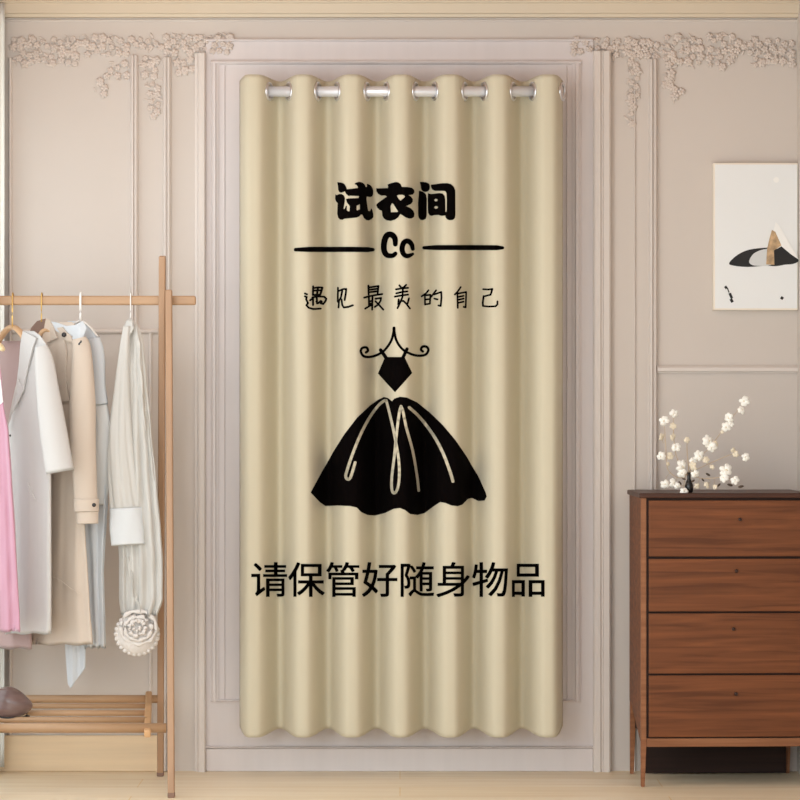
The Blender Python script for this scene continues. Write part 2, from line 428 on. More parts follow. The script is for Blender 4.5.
bm = bmesh.new(); tube(bm, [(X(243,YC),YC,ROD),(X(559.5,YC),YC,ROD)], .0165, 20, 1); obj('pole', bm, rod_m, rod, smooth=True)
for px in (247, 552):
    bm = bmesh.new(); x = X(px,YC); beam(bm, (x,YC+.01,ROD),(x,-.02,ROD),.014,.014); box(bm,(x-.02,-.028,ROD-.03),(x+.02,-.0185,ROD+.03),.002)
    obj('bracket', bm, rod_m, rod)

def pr(name, build, off=.0014, m=None):
    """print on the cloth: 2D shapes in photo-pixel units wrapped on the folds"""
    bm = bmesh.new(); build(bm)
    xs = [v.co.x for v in bm.verts]
    for k in range(NCOL+1):
        if min(xs) < cols[k] < max(xs):
            bmesh.ops.bisect_plane(bm, geom=bm.verts[:]+bm.edges[:]+bm.faces[:], plane_co=(cols[k],0,0), plane_no=(1,0,0), dist=1e-5)
    for v in bm.verts:
        x, y = v.co.x, v.co.y
        i = min(max(int((x-CX0)/STEPX+1e-6),0),NCOL-1); a, b_ = cols[i], cols[i+1]; f = (x-a)/(b_-a)
        q = P(x, y, YC); yy = cfront(a,y)*(1-f)+cfront(b_,y)*f; v.co = Vector((q.x, yy-off, P(x, y, yy).z))
    for f in bm.faces:
        f.normal_update()
        if f.normal.y > 0: f.normal_flip()
    return obj(name, bm, m or print_m, cur, norm=False)
def stroke(bm, pts, w, smoothit=0):
    if smoothit:
        pts = [(p.x,p.y) for p in catmull([Vector((*p[:2],0)) for p in pts], smoothit)]
    ww = w if isinstance(w, (list,tuple)) else None
    N = len(pts)
    def wd(i): 
        if ww is None: return w/2
        t = i/(N-1)*(len(ww)-1); k = min(int(t), len(ww)-2); return (ww[k]+(ww[k+1]-ww[k])*(t-k))/2
    for i in range(N-1):
        a, b_ = Vector(pts[i][:2]), Vector(pts[i+1][:2]); d = b_-a
        if d.length < 1e-6: continue
        d.normalize(); nn = Vector((-d.y,d.x)); ra, rb = wd(i), wd(i+1)
        vs = [bm.verts.new((q.x,q.y,0)) for q in (a+nn*ra,a-nn*ra,b_-nn*rb,b_+nn*rb)]; bm.faces.new(vs)
    for i in range(N):
        r = wd(i); bm.faces.new([bm.verts.new((pts[i][0]+r*math.cos(2*PI*k/12), pts[i][1]+r*math.sin(2*PI*k/12), 0)) for k in range(12)])
def scaled(c, ox, oy, k): return [(ox+x/k, oy+y/k) for x, y in c]

def title(bm):
    A = lambda c: scaled(c, 330, 175, 16)
    poly2d(bm, [smooth_closed(A([(118,118),(150,118),(200,125),(240,150),(262,190),(272,225),(250,255),(225,270),(190,282),(155,275),(132,235),(128,180)]),3)])
    poly2d(bm, [A([(85,310),(110,322),(150,305),(190,305),(225,325),(245,370),(240,430),(232,480),(222,530),(225,545),(240,540),(262,488),(275,500),(272,560),(295,582),(318,578),(322,500),(300,470),(275,440),(260,385),(300,375),(400,372),(462,368),(465,338),(400,336),(340,332),(300,335),(265,305),(240,260),(272,228),(330,222),(450,208),(447,185),(425,158),(395,145),(415,125),(470,108),(520,120),(555,148),(575,195),(592,185),(590,140),(620,148),(655,170),(680,210),(690,250),(688,310),(675,340),(645,355),(615,350),(590,345),(585,380),(595,470),(605,540),(612,575),(640,575),(660,530),(680,570),(692,630),(690,680),(660,710),(620,728),(580,722),(545,690),(520,640),(500,632),(470,665),(430,682),(350,690),(240,700),(200,718),(160,712),(130,680),(115,620),(118,540),(122,450),(95,425),(78,380)]),
                 A([(432,492),(480,470),(482,550),(440,566),(430,560)])])
    B = lambda c: scaled(c, 375, 175, 16)
    poly2d(bm, [B([(15,215),(205,210),(210,185),(200,152),(260,130),(330,112),(375,118),(410,145),(430,190),(520,192),(590,205),(625,235),(632,275),(610,310),(570,320),(535,322),(575,345),(605,385),(605,425),(575,465),(500,498),(570,530),(615,575),(632,620),(625,670),(590,695),(545,698),(490,680),(440,645),(405,625),(370,680),(320,715),(250,735),(185,725),(140,695),(115,650),(112,600),(108,572),(70,560),(35,525),(15,480),(40,450),(110,400),(190,345),(160,328),(100,330),(50,305),(20,260)]),
                 B([(350,330),(380,318),(440,318),(470,330),(480,350),(440,385),(408,410),(372,375)]),
                 B([(272,455),(290,460),(370,585),(350,593),(255,595),(248,500)])])
    D = lambda c: scaled(c, 410, 175, 16)
    poly2d(bm, [smooth_closed(D([(160,118),(200,112),(260,118),(305,140),(320,185),(312,235),(285,262),(250,272),(210,262),(182,225),(172,165)]),3)])
    poly2d(bm, [D([(145,250),(185,260),(230,280),(260,315),(270,380),(270,650),(255,700),(215,722),(170,718),(142,690),(132,640),(132,450)])])
    poly2d(bm, [D([(335,155),(400,148),(500,132),(590,130),(650,145),(695,185),(720,245),(722,640),(715,690),(680,720),(635,725),(590,712),(562,675),(560,650),(500,655),(450,640),(390,642),(350,655),(315,645),(290,600),(285,400),(290,292),(340,305),(400,298),(470,288),(520,298),(550,335),(560,400),(562,590),(575,592),(582,560),(584,400),(578,290),(560,262),(530,255),(400,255),(355,232),(338,195)]),
                 smooth_closed(D([(388,402),(414,380),(442,402),(414,424)]),3), smooth_closed(D([(388,520),(414,496),(448,518),(414,542)]),3)])
pr('title_lettering', title)
def cc(bm):
    A = lambda c: scaled(c, 375, 228, 16)
    stroke(bm, A([(325,260),(320,170),(285,120),(240,103),(190,120),(155,190),(140,290),(148,370),(185,430),(235,445),(290,440),(325,410)]), [4.8,5.6,6.0,5.9,6.2,6.2,6.0,5.6,5.0,4.6,4.2], 3)
    stroke(bm, A([(605,335),(590,270),(555,225),(510,208),(465,230),(438,290),(435,360),(460,420),(505,448),(555,440),(605,415)]), [4.0,4.8,5.3,5.2,5.3,5.3,5.1,4.8,4.2,2.8], 3)
pr('initials_lettering', cc)
pr('printed_rule', lambda bm: stroke(bm, [(296,249.7),(310,249.4),(350,249.4),(368,249.6),(373,249.7)], [3.6,5.2,5.2,5,3.4]))
pr('printed_rule', lambda bm: stroke(bm, [(424,247.8),(436,247.6),(470,247.6),(496,247.7),(502,247.8)], [3.4,5,5.2,5,3.2]))
HAND = []
def hand():
    A = lambda c: scaled(c, 300, 280, 16)
    w = 1.75
    for s in ([(88,215),(122,230)],[(88,262),(118,272),(108,310),(138,370),(112,405),(150,445),(220,465),(328,458)],
              [(216,102),(214,215),(212,240)],[(220,130),(290,118),(355,122),(345,160),(320,235)],[(222,170),(330,165)],[(225,240),(310,235)],[(288,125),(272,240),(270,290),(275,375)],
              [(170,325),(215,290),(215,400)],[(205,280),(290,262),(380,268),(415,300),(400,340),(365,385),(330,372)],[(265,345),(290,372),(330,335),(345,350)]):
        HAND.append((A(s), 2.0))
    for s in ([(608,125),(606,240),(604,345),(625,365)],[(625,175),(700,145),(745,145),(735,230),(718,320)],[(680,175),(660,270),(625,340),(618,440)],[(668,310),(680,400),(705,440),(780,430),(850,405)]):
        HAND.append((A(s), 2.0))
    E = lambda c: scaled(c, 360, 280, 13.33)
    for s in ([(112,75),(115,195)],[(120,100),(245,80),(240,110),(232,190)],[(130,130),(225,118)],[(130,162),(225,152)],[(58,235),(120,218),(210,200),(295,188)],
              [(118,215),(120,350)],[(165,225),(160,395)],[(125,285),(160,278)],[(125,318),(160,312)],[(70,382),(130,345),(165,330)],[(205,250),(280,240),(272,280),(235,330),(195,360)],[(205,285),(240,320),(310,395)]):
        HAND.append((E(s), 1.95))
    for s in ([(525,72),(550,100)],[(615,65),(580,100)],[(480,125),(560,112),(640,105)],[(485,178),(560,160),(632,152)],[(465,222),(560,205),(640,195)],[(572,100),(565,230),(540,290),(500,375)],
              [(515,260),(510,325)],[(540,280),(580,280),(620,320),(665,380)],[(652,245),(635,310)]):
        HAND.append((E(s), 1.95))
    G = lambda c: scaled(c, 400, 270, 7.27)
    for s in ([(208,148),(190,170),(158,192)],[(182,175),(183,252)],[(184,185),(222,180),(218,245),(185,250)],[(186,215),(216,212)],[(262,148),(238,180),(228,195)],[(248,178),(298,160),(300,200),(294,262),(278,258)],[(250,208),(272,214)],
              [(440,124),(415,160),(396,178)],[(415,165),(418,275)],[(418,172),(482,160),(480,220),(478,272),(462,268)],[(424,195),(462,188)],[(424,216),(462,208)],[(424,238),(462,230)],
              [(605,140),(640,142),(668,138),(655,180),(610,192)],[(608,190),(602,240),(604,262),(640,266),(690,264),(704,250),(704,228)]):
        HAND.append((G(s), 1.85))
hand()
for a, b_ in ((0,332),(332,358),(358,388),(388,417),(417,450),(450,478),(478,600)):
    def one(bm, a=a, b_=b_):
        for c, w in HAND:
            if a <= sum(q[0] for q in c)/len(c) < b_: stroke(bm, c, w)
    pr('handwritten_character', one)
GLYPHS = {
 '请': ('494 212 808 212 808 130 494 130 494 265 494 342 808 342 808 265 424 400 424 -79 494 -79 494 75 808 75 808 5 806 -5 800 -10 790 -12 766 -13 726 -12 677 -11 686 -32 694 -55 699 -76 762 -76 809 -72 843 -64 865 -50 877 -28 880 4 880 400 107 772 162 720 215 665 256 617 307 670 266 717 211 769 155 818 42 526 42 454 192 454 192 88 184 49 164 20 144 2 159 -17 173 -41 184 -62 207 -37 267 12 393 110 384 129 375 152 368 174 264 96 264 526 614 840 614 762 382 762 382 704 614 704 614 640 407 640 407 585 614 585 614 516 352 516 352 458 960 458 960 516 688 516 688 585 899 585 899 640 688 640 688 704 929 704 929 762 688 762 688 840', '13 14 28 8 3 0 5 6 8 37 30 31 28 2 12 3 9 11 21 23 18 43 44 45 2 11 12 52 53 54 78 56 57 16 17 23 60 76 59 55 38 40 75 76 60 59 76 78 6 29 8 68 69 70 57 58 59 74 75 60 64 72 63 2 3 11 71 72 64 49 50 54 24 25 15 20 21 18 9 10 11 50 51 54 25 26 14 8 9 3 28 12 13 23 24 16 16 24 15 7 0 1 70 64 65 7 4 0 38 39 40 36 37 31 78 79 56 43 45 48 42 43 48 55 40 54 41 42 54 28 29 1 18 19 20 67 68 70 35 36 32 78 57 59 40 41 54 34 35 32 4 5 8 46 47 48 49 54 42 51 52 54 27 28 14 21 22 23 70 65 67 28 1 2 17 18 23 1 29 7 32 33 34 29 6 7 61 62 63 63 72 74 45 46 48 76 77 78 48 49 42 70 71 64 65 66 67 8 0 4 74 60 61 72 73 74 25 14 15 26 27 14 32 36 31 61 63 74'),
 '保': ('452 726 824 726 824 542 452 542 380 793 380 474 598 474 598 350 306 350 306 281 554 281 475 178 379 89 277 23 295 5 314 -16 329 -36 427 34 519 126 598 232 598 -80 673 -80 673 235 748 128 836 34 928 -38 944 -17 963 4 981 22 884 89 793 178 718 281 954 281 954 350 673 350 673 474 899 474 899 793 277 837 208 689 120 553 23 441 38 418 54 390 65 367 102 406 138 449 173 496 173 -77 245 -77 245 607 283 674 317 744 347 815', '16 17 15 34 7 32 32 33 34 19 20 21 5 2 3 34 35 6 29 26 27 0 1 4 7 8 9 24 25 26 27 28 29 3 0 4 47 50 40 46 47 40 43 44 45 17 18 12 49 50 47 2 37 1 6 36 5 18 19 11 35 36 6 1 37 4 12 18 11 51 52 39 2 36 37 50 39 40 7 9 32 12 13 14 40 41 46 24 26 29 10 32 9 30 23 29 22 23 30 31 32 10 19 21 22 15 17 12 52 53 38 10 11 19 22 30 31 52 38 39 41 42 45 48 49 47 46 41 45 42 43 45 14 15 12 50 51 39 19 22 10 5 36 2 5 3 4 34 6 7 22 31 10 23 24 29'),
 '管': ('211 438 211 -81 287 -81 287 -47 771 -47 771 -79 845 -79 845 168 287 168 287 237 792 237 792 438 771 12 287 12 287 109 771 109 440 623 451 602 461 580 471 559 101 559 101 394 174 394 174 500 839 500 839 394 915 394 915 559 548 559 537 585 522 612 507 637 287 380 719 380 719 294 287 294 167 844 136 759 94 681 43 616 65 605 89 592 108 580 136 616 163 658 189 703 258 703 280 664 298 625 311 592 375 614 364 641 349 671 331 703 484 703 484 758 214 758 224 782 232 806 240 830 590 842 567 771 533 706 492 651 513 640 536 628 554 616 575 642 594 670 612 702 683 702 712 663 737 623 755 589 816 616 802 642 783 672 761 702 940 702 940 758 638 758 647 781 656 805 663 829', '38 39 40 68 69 62 62 63 64 78 79 80 37 45 56 33 10 11 48 49 51 80 81 61 51 52 48 81 82 60 35 32 1 72 73 75 64 65 62 23 24 19 30 31 17 32 33 11 8 9 1 29 30 19 46 54 45 24 28 19 53 54 46 8 1 14 36 37 57 70 78 69 37 38 45 77 78 70 45 54 56 21 22 23 24 27 28 61 62 69 57 37 56 47 48 52 31 16 17 28 29 19 45 38 44 10 34 9 69 78 80 65 66 67 54 55 56 59 36 58 30 17 18 69 80 61 25 26 24 4 6 12 75 76 72 73 74 75 20 21 23 4 13 3 11 0 32 53 46 47 52 53 47 49 50 51 19 30 18 43 44 38 72 76 71 41 42 43 82 83 60 65 67 62 61 81 60 4 12 13 0 1 32 9 35 1 76 77 71 57 58 36 1 3 13 6 7 12 40 41 43 26 27 24 4 5 6 34 35 9 10 33 34 1 13 14 77 70 71 1 2 3 67 68 62 19 20 23 38 40 43 7 8 15 15 12 7 8 14 15'),
 '好': ('64 292 118 255 173 214 226 171 168 91 101 28 26 -19 43 -37 60 -59 73 -79 152 -26 222 40 283 121 323 82 358 45 386 10 437 73 406 110 366 149 321 190 369 313 404 457 426 626 380 638 367 635 221 635 234 704 246 771 255 835 181 840 172 775 149 635 41 635 41 565 135 565 112 464 88 372 348 565 328 443 299 334 262 238 224 267 147 321 167 396 207 565 661 531 661 415 429 415 429 344 661 344 661 10 659 -1 653 -7 640 -10 510 -9 521 -32 530 -57 537 -80 606 -80 658 -76 695 -68 720 -52 734 -28 738 9 738 344 960 344 960 415 738 415 738 513 808 581 874 656 930 734 878 771 860 766 474 766 474 697 809 697 764 638 714 580', '71 72 73 29 30 27 5 6 7 45 46 68 21 22 37 20 38 39 30 31 26 53 54 55 5 8 10 67 68 46 24 25 37 31 44 25 68 69 78 25 44 37 61 62 51 69 70 77 69 77 78 22 23 37 63 64 50 0 42 36 26 27 30 3 4 12 51 63 50 74 75 76 41 0 1 17 18 13 0 41 42 14 15 16 70 71 73 43 44 35 65 67 46 64 49 50 40 2 3 3 12 19 57 58 56 60 51 52 46 47 48 39 40 20 40 41 2 49 65 48 31 34 44 64 65 49 25 26 31 11 12 4 59 60 52 78 45 68 55 56 53 65 66 67 48 65 46 70 73 76 12 13 18 42 43 36 31 32 34 40 19 20 73 74 76 20 21 38 19 12 18 77 70 76 16 17 14 32 33 34 34 35 44 5 7 8 56 58 53 28 29 27 58 59 53 17 13 14 35 36 43 40 3 19 23 24 37 8 9 10 62 63 51 38 21 37 52 53 59 60 61 51 4 5 10 10 11 4 41 1 2'),
 '随': ('327 726 367 673 403 617 429 568 482 599 455 647 418 702 377 753 673 841 664 802 654 765 643 728 497 728 497 663 618 663 578 586 529 520 473 463 491 448 510 429 524 414 549 438 573 465 596 493 596 68 660 68 660 235 846 235 846 137 845 129 841 125 833 124 762 125 769 106 776 86 781 67 826 68 860 71 886 78 903 91 912 110 914 137 914 576 649 576 664 604 677 633 690 663 955 663 955 728 714 728 724 761 733 794 741 829 660 379 846 379 846 292 660 292 660 434 660 517 846 517 846 434 79 797 79 -80 146 -80 146 729 254 729 211 572 187 494 234 416 256 347 262 286 260 256 254 231 244 214 236 210 228 207 218 205 204 205 189 206 171 207 180 186 186 163 189 143 207 142 226 143 244 144 261 148 276 154 290 162 310 189 321 229 325 278 319 345 297 419 251 501 280 589 335 773 288 801 277 797 479 455 323 455 323 391 414 391 414 108 374 83 333 44 289 -8 336 -70 374 -9 411 37 441 55 465 46 527 -2 586 -35 652 -53 733 -59 806 -58 949 -52 952 -29 958 -3 966 19 890 12 808 8 734 6 659 10 596 26 542 55 517 72 497 88 479 101', '78 80 77 93 94 68 37 30 31 58 59 43 37 38 30 42 43 59 67 68 94 41 42 54 88 89 73 98 64 65 95 96 65 6 1 2 39 40 29 50 9 10 51 8 9 49 50 10 85 74 75 13 47 49 40 41 29 44 45 14 33 34 31 34 35 36 14 47 13 84 85 75 46 47 14 77 81 76 47 48 49 28 29 41 80 81 77 116 121 122 76 81 84 99 100 102 112 113 125 85 86 74 74 87 73 91 70 71 87 88 73 92 93 69 56 53 24 91 92 70 31 32 33 98 61 64 96 98 65 83 84 81 30 38 29 103 104 109 24 26 56 38 39 29 43 44 15 110 111 129 109 110 103 117 118 121 23 58 16 45 46 14 24 57 23 21 22 16 114 123 124 75 76 84 118 119 121 94 95 66 15 58 43 81 82 83 49 11 13 86 87 74 66 67 94 54 60 57 92 69 70 127 128 111 106 107 108 42 59 60 24 25 26 89 90 72 42 60 54 41 55 27 34 36 31 112 126 127 104 105 109 69 93 68 61 62 64 112 125 126 41 54 55 90 91 71 114 115 123 62 63 64 128 129 111 103 129 102 105 106 108 96 97 98 66 95 65 78 79 80 5 6 2 36 37 31 125 113 124 27 28 41 6 7 1 100 101 102 105 108 109 4 5 2 7 0 1 113 114 124 119 120 121 116 117 121 116 122 123 111 112 127 110 129 103 53 57 24 71 72 90 26 27 55 15 16 58 22 23 16 51 52 8 11 12 13 4 2 3 115 116 123 26 55 56 16 18 21 16 17 18 57 58 23 54 57 53 49 10 11 15 44 14 89 72 73 50 51 9 129 99 102 19 20 21 18 19 21'),
 '身': ('702 531 702 439 285 439 285 531 702 588 285 588 285 676 702 676 702 381 702 298 685 284 285 284 285 381 78 284 78 217 597 217 429 118 242 37 42 -25 59 -45 75 -68 88 -88 310 -11 516 88 702 211 702 27 699 11 690 3 673 -1 636 -2 497 1 508 -23 518 -51 524 -75 613 -74 680 -70 726 -61 755 -44 771 -16 775 26 775 272 834 330 889 391 939 457 874 490 843 448 810 407 775 368 775 742 497 742 513 770 544 829 458 843 448 811 434 777 418 742 211 742 211 284', '0 48 4 43 44 45 50 51 52 49 50 54 3 5 57 56 57 5 32 34 29 41 42 46 57 14 11 48 49 7 42 43 45 26 39 25 25 39 24 31 32 29 6 56 5 50 52 53 1 8 47 48 7 4 3 0 4 38 39 26 32 33 34 8 9 47 47 41 46 3 4 5 22 23 16 17 18 19 12 1 2 16 23 15 35 36 27 6 7 49 55 6 49 9 40 47 47 0 1 10 11 15 57 12 2 6 55 56 40 9 24 57 11 12 36 37 26 12 8 1 49 54 55 50 53 54 0 47 48 16 17 22 19 20 17 23 24 15 40 41 47 42 45 46 34 35 29 26 27 36 9 10 24 20 21 17 13 14 57 57 2 3 28 35 27 29 35 28 29 30 31 21 22 17 14 15 11 37 38 26 15 24 10 39 40 24'),
 '物': ('534 840 492 693 433 561 357 454 377 441 398 425 415 411 457 467 495 531 530 602 616 602 557 442 474 298 375 189 396 176 416 161 434 145 537 268 621 428 681 602 763 602 692 355 584 139 438 -18 460 -31 483 -47 501 -63 648 109 758 342 829 602 876 602 855 281 831 97 802 18 791 8 779 3 764 2 739 2 703 4 660 7 670 -17 677 -43 681 -68 724 -70 763 -70 795 -68 822 -62 845 -50 865 -28 900 64 926 271 951 672 558 672 575 722 590 774 603 827 98 782 83 659 61 545 29 448 48 438 69 425 86 414 102 458 117 509 130 563 222 563 222 337 35 285 55 213 222 265 222 -80 292 -80 292 287 418 327 408 393 292 358 292 563 395 563 395 635 292 635 292 839 222 839 222 635 144 635 157 726 163 772', '50 31 32 50 51 30 49 50 32 46 47 34 45 34 35 33 34 47 51 52 20 41 42 43 1 2 9 64 65 58 7 8 2 62 63 61 77 66 76 21 22 27 57 65 84 63 64 58 11 12 17 53 54 0 43 44 37 1 53 0 52 53 1 38 39 40 40 41 38 12 13 14 17 18 11 2 3 7 52 9 10 80 81 82 52 19 20 32 33 49 29 30 20 57 58 65 85 86 56 45 46 34 66 78 65 12 15 17 77 78 66 73 74 76 70 71 72 47 48 33 15 16 17 4 5 7 51 20 30 31 50 30 52 10 19 18 19 10 58 59 63 41 43 38 12 14 15 70 72 73 27 28 21 36 44 35 52 1 9 44 36 37 78 79 80 65 80 83 5 6 7 25 26 22 73 76 67 28 29 20 54 55 0 37 38 43 21 28 20 66 67 76 65 78 80 24 25 22 65 83 84 8 9 2 26 27 22 70 73 67 68 69 70 48 49 33 11 18 10 44 45 35 84 85 57 3 4 7 74 75 76 22 23 24 67 68 70 80 82 83 85 56 57 60 63 59 61 63 60'),
 '品': ('549 357 549 -80 621 -80 621 -26 849 -26 849 -74 925 -74 925 357 621 47 621 286 849 286 849 47 302 726 701 726 701 536 302 536 229 797 229 464 778 464 778 797 83 357 83 -80 155 -80 155 -26 364 -26 364 -71 439 -71 439 357 155 47 155 286 364 286 364 47', '7 9 10 19 16 13 8 9 0 4 5 6 20 21 28 26 27 31 20 28 29 10 11 7 0 1 8 11 6 7 30 31 27 14 15 17 16 12 13 1 2 3 24 25 26 15 12 17 13 14 19 9 7 0 21 23 28 24 26 31 21 22 23 14 18 19 18 14 17 24 28 23 20 29 30 4 6 11 24 31 28 1 3 8 8 4 11 16 17 12 30 27 20 8 3 4'),
}
for CH in zip('请保管好随身物品', (251.0,287.7,324.4,361.4,398.0,434.9,471.9,509.0)):
    def notice(bm, ch=CH[0], x0=CH[1]):
        v, f = GLYPHS[ch]; v = list(map(int, v.split())); f = list(map(int, f.split()))
        for dx, dy in ((-.32,-.3),(.32,-.3),(-.32,.3),(.32,.3)):
            vs = [bm.verts.new((x0+dx+v[i]*.0371, 593.6+dy-v[i+1]*.0371, 0)) for i in range(0,len(v),2)]
            for i in range(0,len(f),3): bm.faces.new((vs[f[i]],vs[f[i+1]],vs[f[i+2]]))
    pr('notice_character', notice)
H = lambda c: scaled(c, 300, 320, 4)
def dress(bm):
    poly2d(bm, [H([(340,148),(418,148),(449,212),(380,289),(311,214)])])
    stroke(bm, H([(376,32),(376,44)]), 3.0)
    for sg in (-1, 1):
        m_ = lambda c: [(376+sg*(x-376)+ (3 if sg<0 else 0), y) for x, y in c]
        if sg > 0: stroke(bm, H([(376,40),(385,80),(405,112),(430,130),(465,142),(500,140),(514,122),(508,108),(492,106),(484,118),(492,126)]), 2.5, 4)
        else: stroke(bm, H([(376,40),(366,80),(346,112),(322,133),(285,147),(256,145),(244,126),(250,112),(266,110),(272,122),(264,130)]), 2.5, 4)
    stroke(bm, H([(322,120),(345,152)]), 3.6); stroke(bm, H([(428,116),(412,150)]), 3.4)
pr('printed_bodice_on_hanger', dress)
SK = [(368,325),(378,314),(400,307),(428,310),(470,330),(520,370),(570,420),(620,480),(670,550),(715,625),(742,690),(746,706),(738,722),(715,724),(690,712),(672,716),(650,738),(630,745),(605,742),(580,732),(560,728),(535,745),(500,772),(470,780),(440,776),(420,760),(400,752),(375,755),(340,772),(300,782),(270,780),(245,768),(228,750),(200,744),(150,742),(100,744),(80,730),(45,690),(60,660),(90,600),(130,530),(180,455),(230,390),(280,342),(310,320),(335,308),(352,312)]
def skirt(bm): poly2d(bm, [H(SK)])
pr('printed_skirt', skirt)
def skl(bm):
    stroke(bm, H([(345,322),(335,324),(310,345),(275,395),(240,465),(210,540),(190,600),(184,625),(192,637),(204,628),(222,570)]), 2.8, 3)
    stroke(bm, H([(345,322),(360,380),(378,460),(395,560),(397,630),(390,675),(378,692),(368,680),(367,630),(378,540),(388,440),(404,345),(425,430),(450,520),(468,620),(475,682)]), 2.7, 3)
    stroke(bm, H([(437,350),(480,390),(530,455),(570,530),(600,610),(610,645)]), 3.0, 3)
pr('skirt_lines', skl, .0042, curtain_m)
# ------------------------------------------------------------------ clothes rack
rk = thing('clothes_rack', 'light wooden clothes rack with a hanging bar and a low slatted shelf', 'clothes rack', (X(90,-.36), -.36, 0))
BY = -.36
bm = bmesh.new(); zb = Z(300.5,BY); beam(bm, (X(-22,BY),BY,zb),(X(196,BY),BY,zb),.020,.0285,.006,Vector((0,1,0))); obj('hanging_bar', bm, rackwood_h, rk, smooth=False)
def mono(px, p0, p1, name):
    bm = bmesh.new(); beam(bm, p0, p1, .0205, .022, .004); obj(name, bm, rackwood_v, rk)
mono(0, P(162.3,256,-.418), Vector((X(160.8,-.11), -.125, .012)), 'leg')
mono(0, P(168.8,290,-.400), Vector((X(171,-.61), -.60, .012)), 'leg')
mono(0, P(-15,256,-.418), Vector((X(-17,-.125),-.125,.012)), 'leg')
mono(0, P(-8.5,290,-.400), Vector((X(-9,-.6),-.60,.012)), 'leg')
for x, y in ((X(160.8,-.11),-.124),(X(171,-.61),-.60),(X(-17,-.125),-.124),(X(-9,-.6),-.60)):
    bm = bmesh.new(); box(bm,(x-.0108,y-.011,0),(x+.0108,y+.013,.016),.003); obj('foot', bm, trench_in, rk)
for py, y, x1, r in ((699,-.165,158,.0125),(706,-.26,147,.008),(713,-.36,147,.009),(719.8,-.46,147,.009),(728,-.565,166.5,.0145)):
    bm = bmesh.new(); z = Z(py,y); tube(bm, [(X(-14,y),y,z),(X(x1,y),y,z)], r, 14, 1); obj('shelf_slat', bm, rackwood_h, rk, smooth=True)
for px in (148.5,):
    bm = bmesh.new(); beam(bm, P(148.8,694.5,-.15), P(147.4,734,-.60), .020,.024,.005); obj('shelf_bracket', bm, rackwood, rk)
bm = bmesh.new(); beam(bm, P(-6,694.5,-.15), P(-7,734,-.60), .02,.024,.005); obj('shelf_bracket', bm, rackwood, rk)

# ------------------------------------------------------------------ garments
def interp(rows, py):
    if py <= rows[0][0]: return rows[0][1:]
    for a, b in zip(rows, rows[1:]):
        if py <= b[0]:
            t = (py-a[0])/(b[0]-a[0]); t2 = t*t*(3-2*t)*.35+t*.65
            return tuple(u+(v-u)*t2 for u, v in zip(a[1:], b[1:]))
    return rows[-1][1:]
class Body:
    def __init__(s, rows, c, y0, k, th, nf=3, amp=.008, seed=0, skew=0):
        s.rows, s.c, s.y0, s.k, s.th, s.nf, s.amp, s.seed, s.skew = rows, c, y0, k, th, nf, amp, seed, skew
        s.top, s.bot = rows[0][0], rows[-1][0]
    def yc(s, px): return s.y0 - s.k*(px-s.c)*.00305
    def surf(s, px, py, v, u=None):
        xl, xr = interp(s.rows, py)[:2]; mid, half = (xl+xr)/2, max((xr-xl)/2, .1)
        if u is None: u = max(-1, min(1, (px-mid)/half)); v = math.sqrt(max(0,1-u*u))
        t = (py-s.top)/(s.bot-s.top)
        th = s.th*(.35+.65*min(1, t*5))*(.8+.3*t)
        w = s.amp*min(1,t*1.6+.08)*(math.sin(s.nf*PI*u+s.seed+1.1*math.sin(t*2.5+s.seed)) + .45*math.sin(s.nf*2.3*PI*u+2*s.seed+2*t))
        w += .25*s.amp*noise.noise(Vector((px*.12, py*.035, s.seed*3.1)))*4
        return s.yc(px) - th*(abs(v)**.75)*(1 if v >= 0 else -1) - w*(1 if v>=0 else .6)*min(1,abs(v)*2)
    def front(s, px, py): return s.surf(px, py, 1)
    def build(s, name, m, parent, N=56, L=70):
        bm = bmesh.new(); rings = []
        for j in range(L+1):
            py = s.top+(s.bot-s.top)*j/L; xl, xr = interp(s.rows, py)[:2]; mid, half = (xl+xr)/2, (xr-xl)/2; ring = []
            for i in range(N):
                a = 2*PI*i/N; u, v = math.cos(a), math.sin(a); px = mid+half*u
                pz = py + s.skew*u*(j/L)**3 + .7*math.sin(s.nf*PI*u+s.seed)*(j/L)**6
                ring.append(bm.verts.new(P(px, pz, s.surf(px, py, v, u))))
            rings.append(ring)
        for j in range(L):
            for i in range(N): bm.faces.new((rings[j][i],rings[j][(i+1)%N],rings[j+1][(i+1)%N],rings[j+1][i]))
        for rg, d in ((rings[0],0),(rings[-1],.02)):
            if d:
                inn = [bm.verts.new(v.co.lerp(sum((q.co for q in rg),Vector())/N, .06)+Vector((0,0,d))) for v in rg]
                for i in range(N): bm.faces.new((rg[i],rg[(i+1)%N],inn[(i+1)%N],inn[i]))
                bm.faces.new(inn)
            else: bm.faces.new(rg)
        return obj(name, bm, m, parent, smooth=True)
def patch(name, poly, fn, m, parent, off=.003, th=.003, step=2.5, holes=()):
    bm = bmesh.new(); poly2d(bm, [poly]+list(holes)); gridcut(bm, step, step*2)
    for v in bm.verts: v.co = P(v.co.x, v.co.y, fn(v.co.x, v.co.y)-off)
    bmesh.ops.recalc_face_normals(bm, faces=bm.faces)
    o = obj(name, bm, m, parent, smooth=False, norm=False)
    me = o.data; s = sum(p.normal.y*p.area for p in me.polygons)
    if s > 0: me.flip_normals()
    md = o.modifiers.new('t','SOLIDIFY'); md.thickness = th; md.offset = -1 
    return o
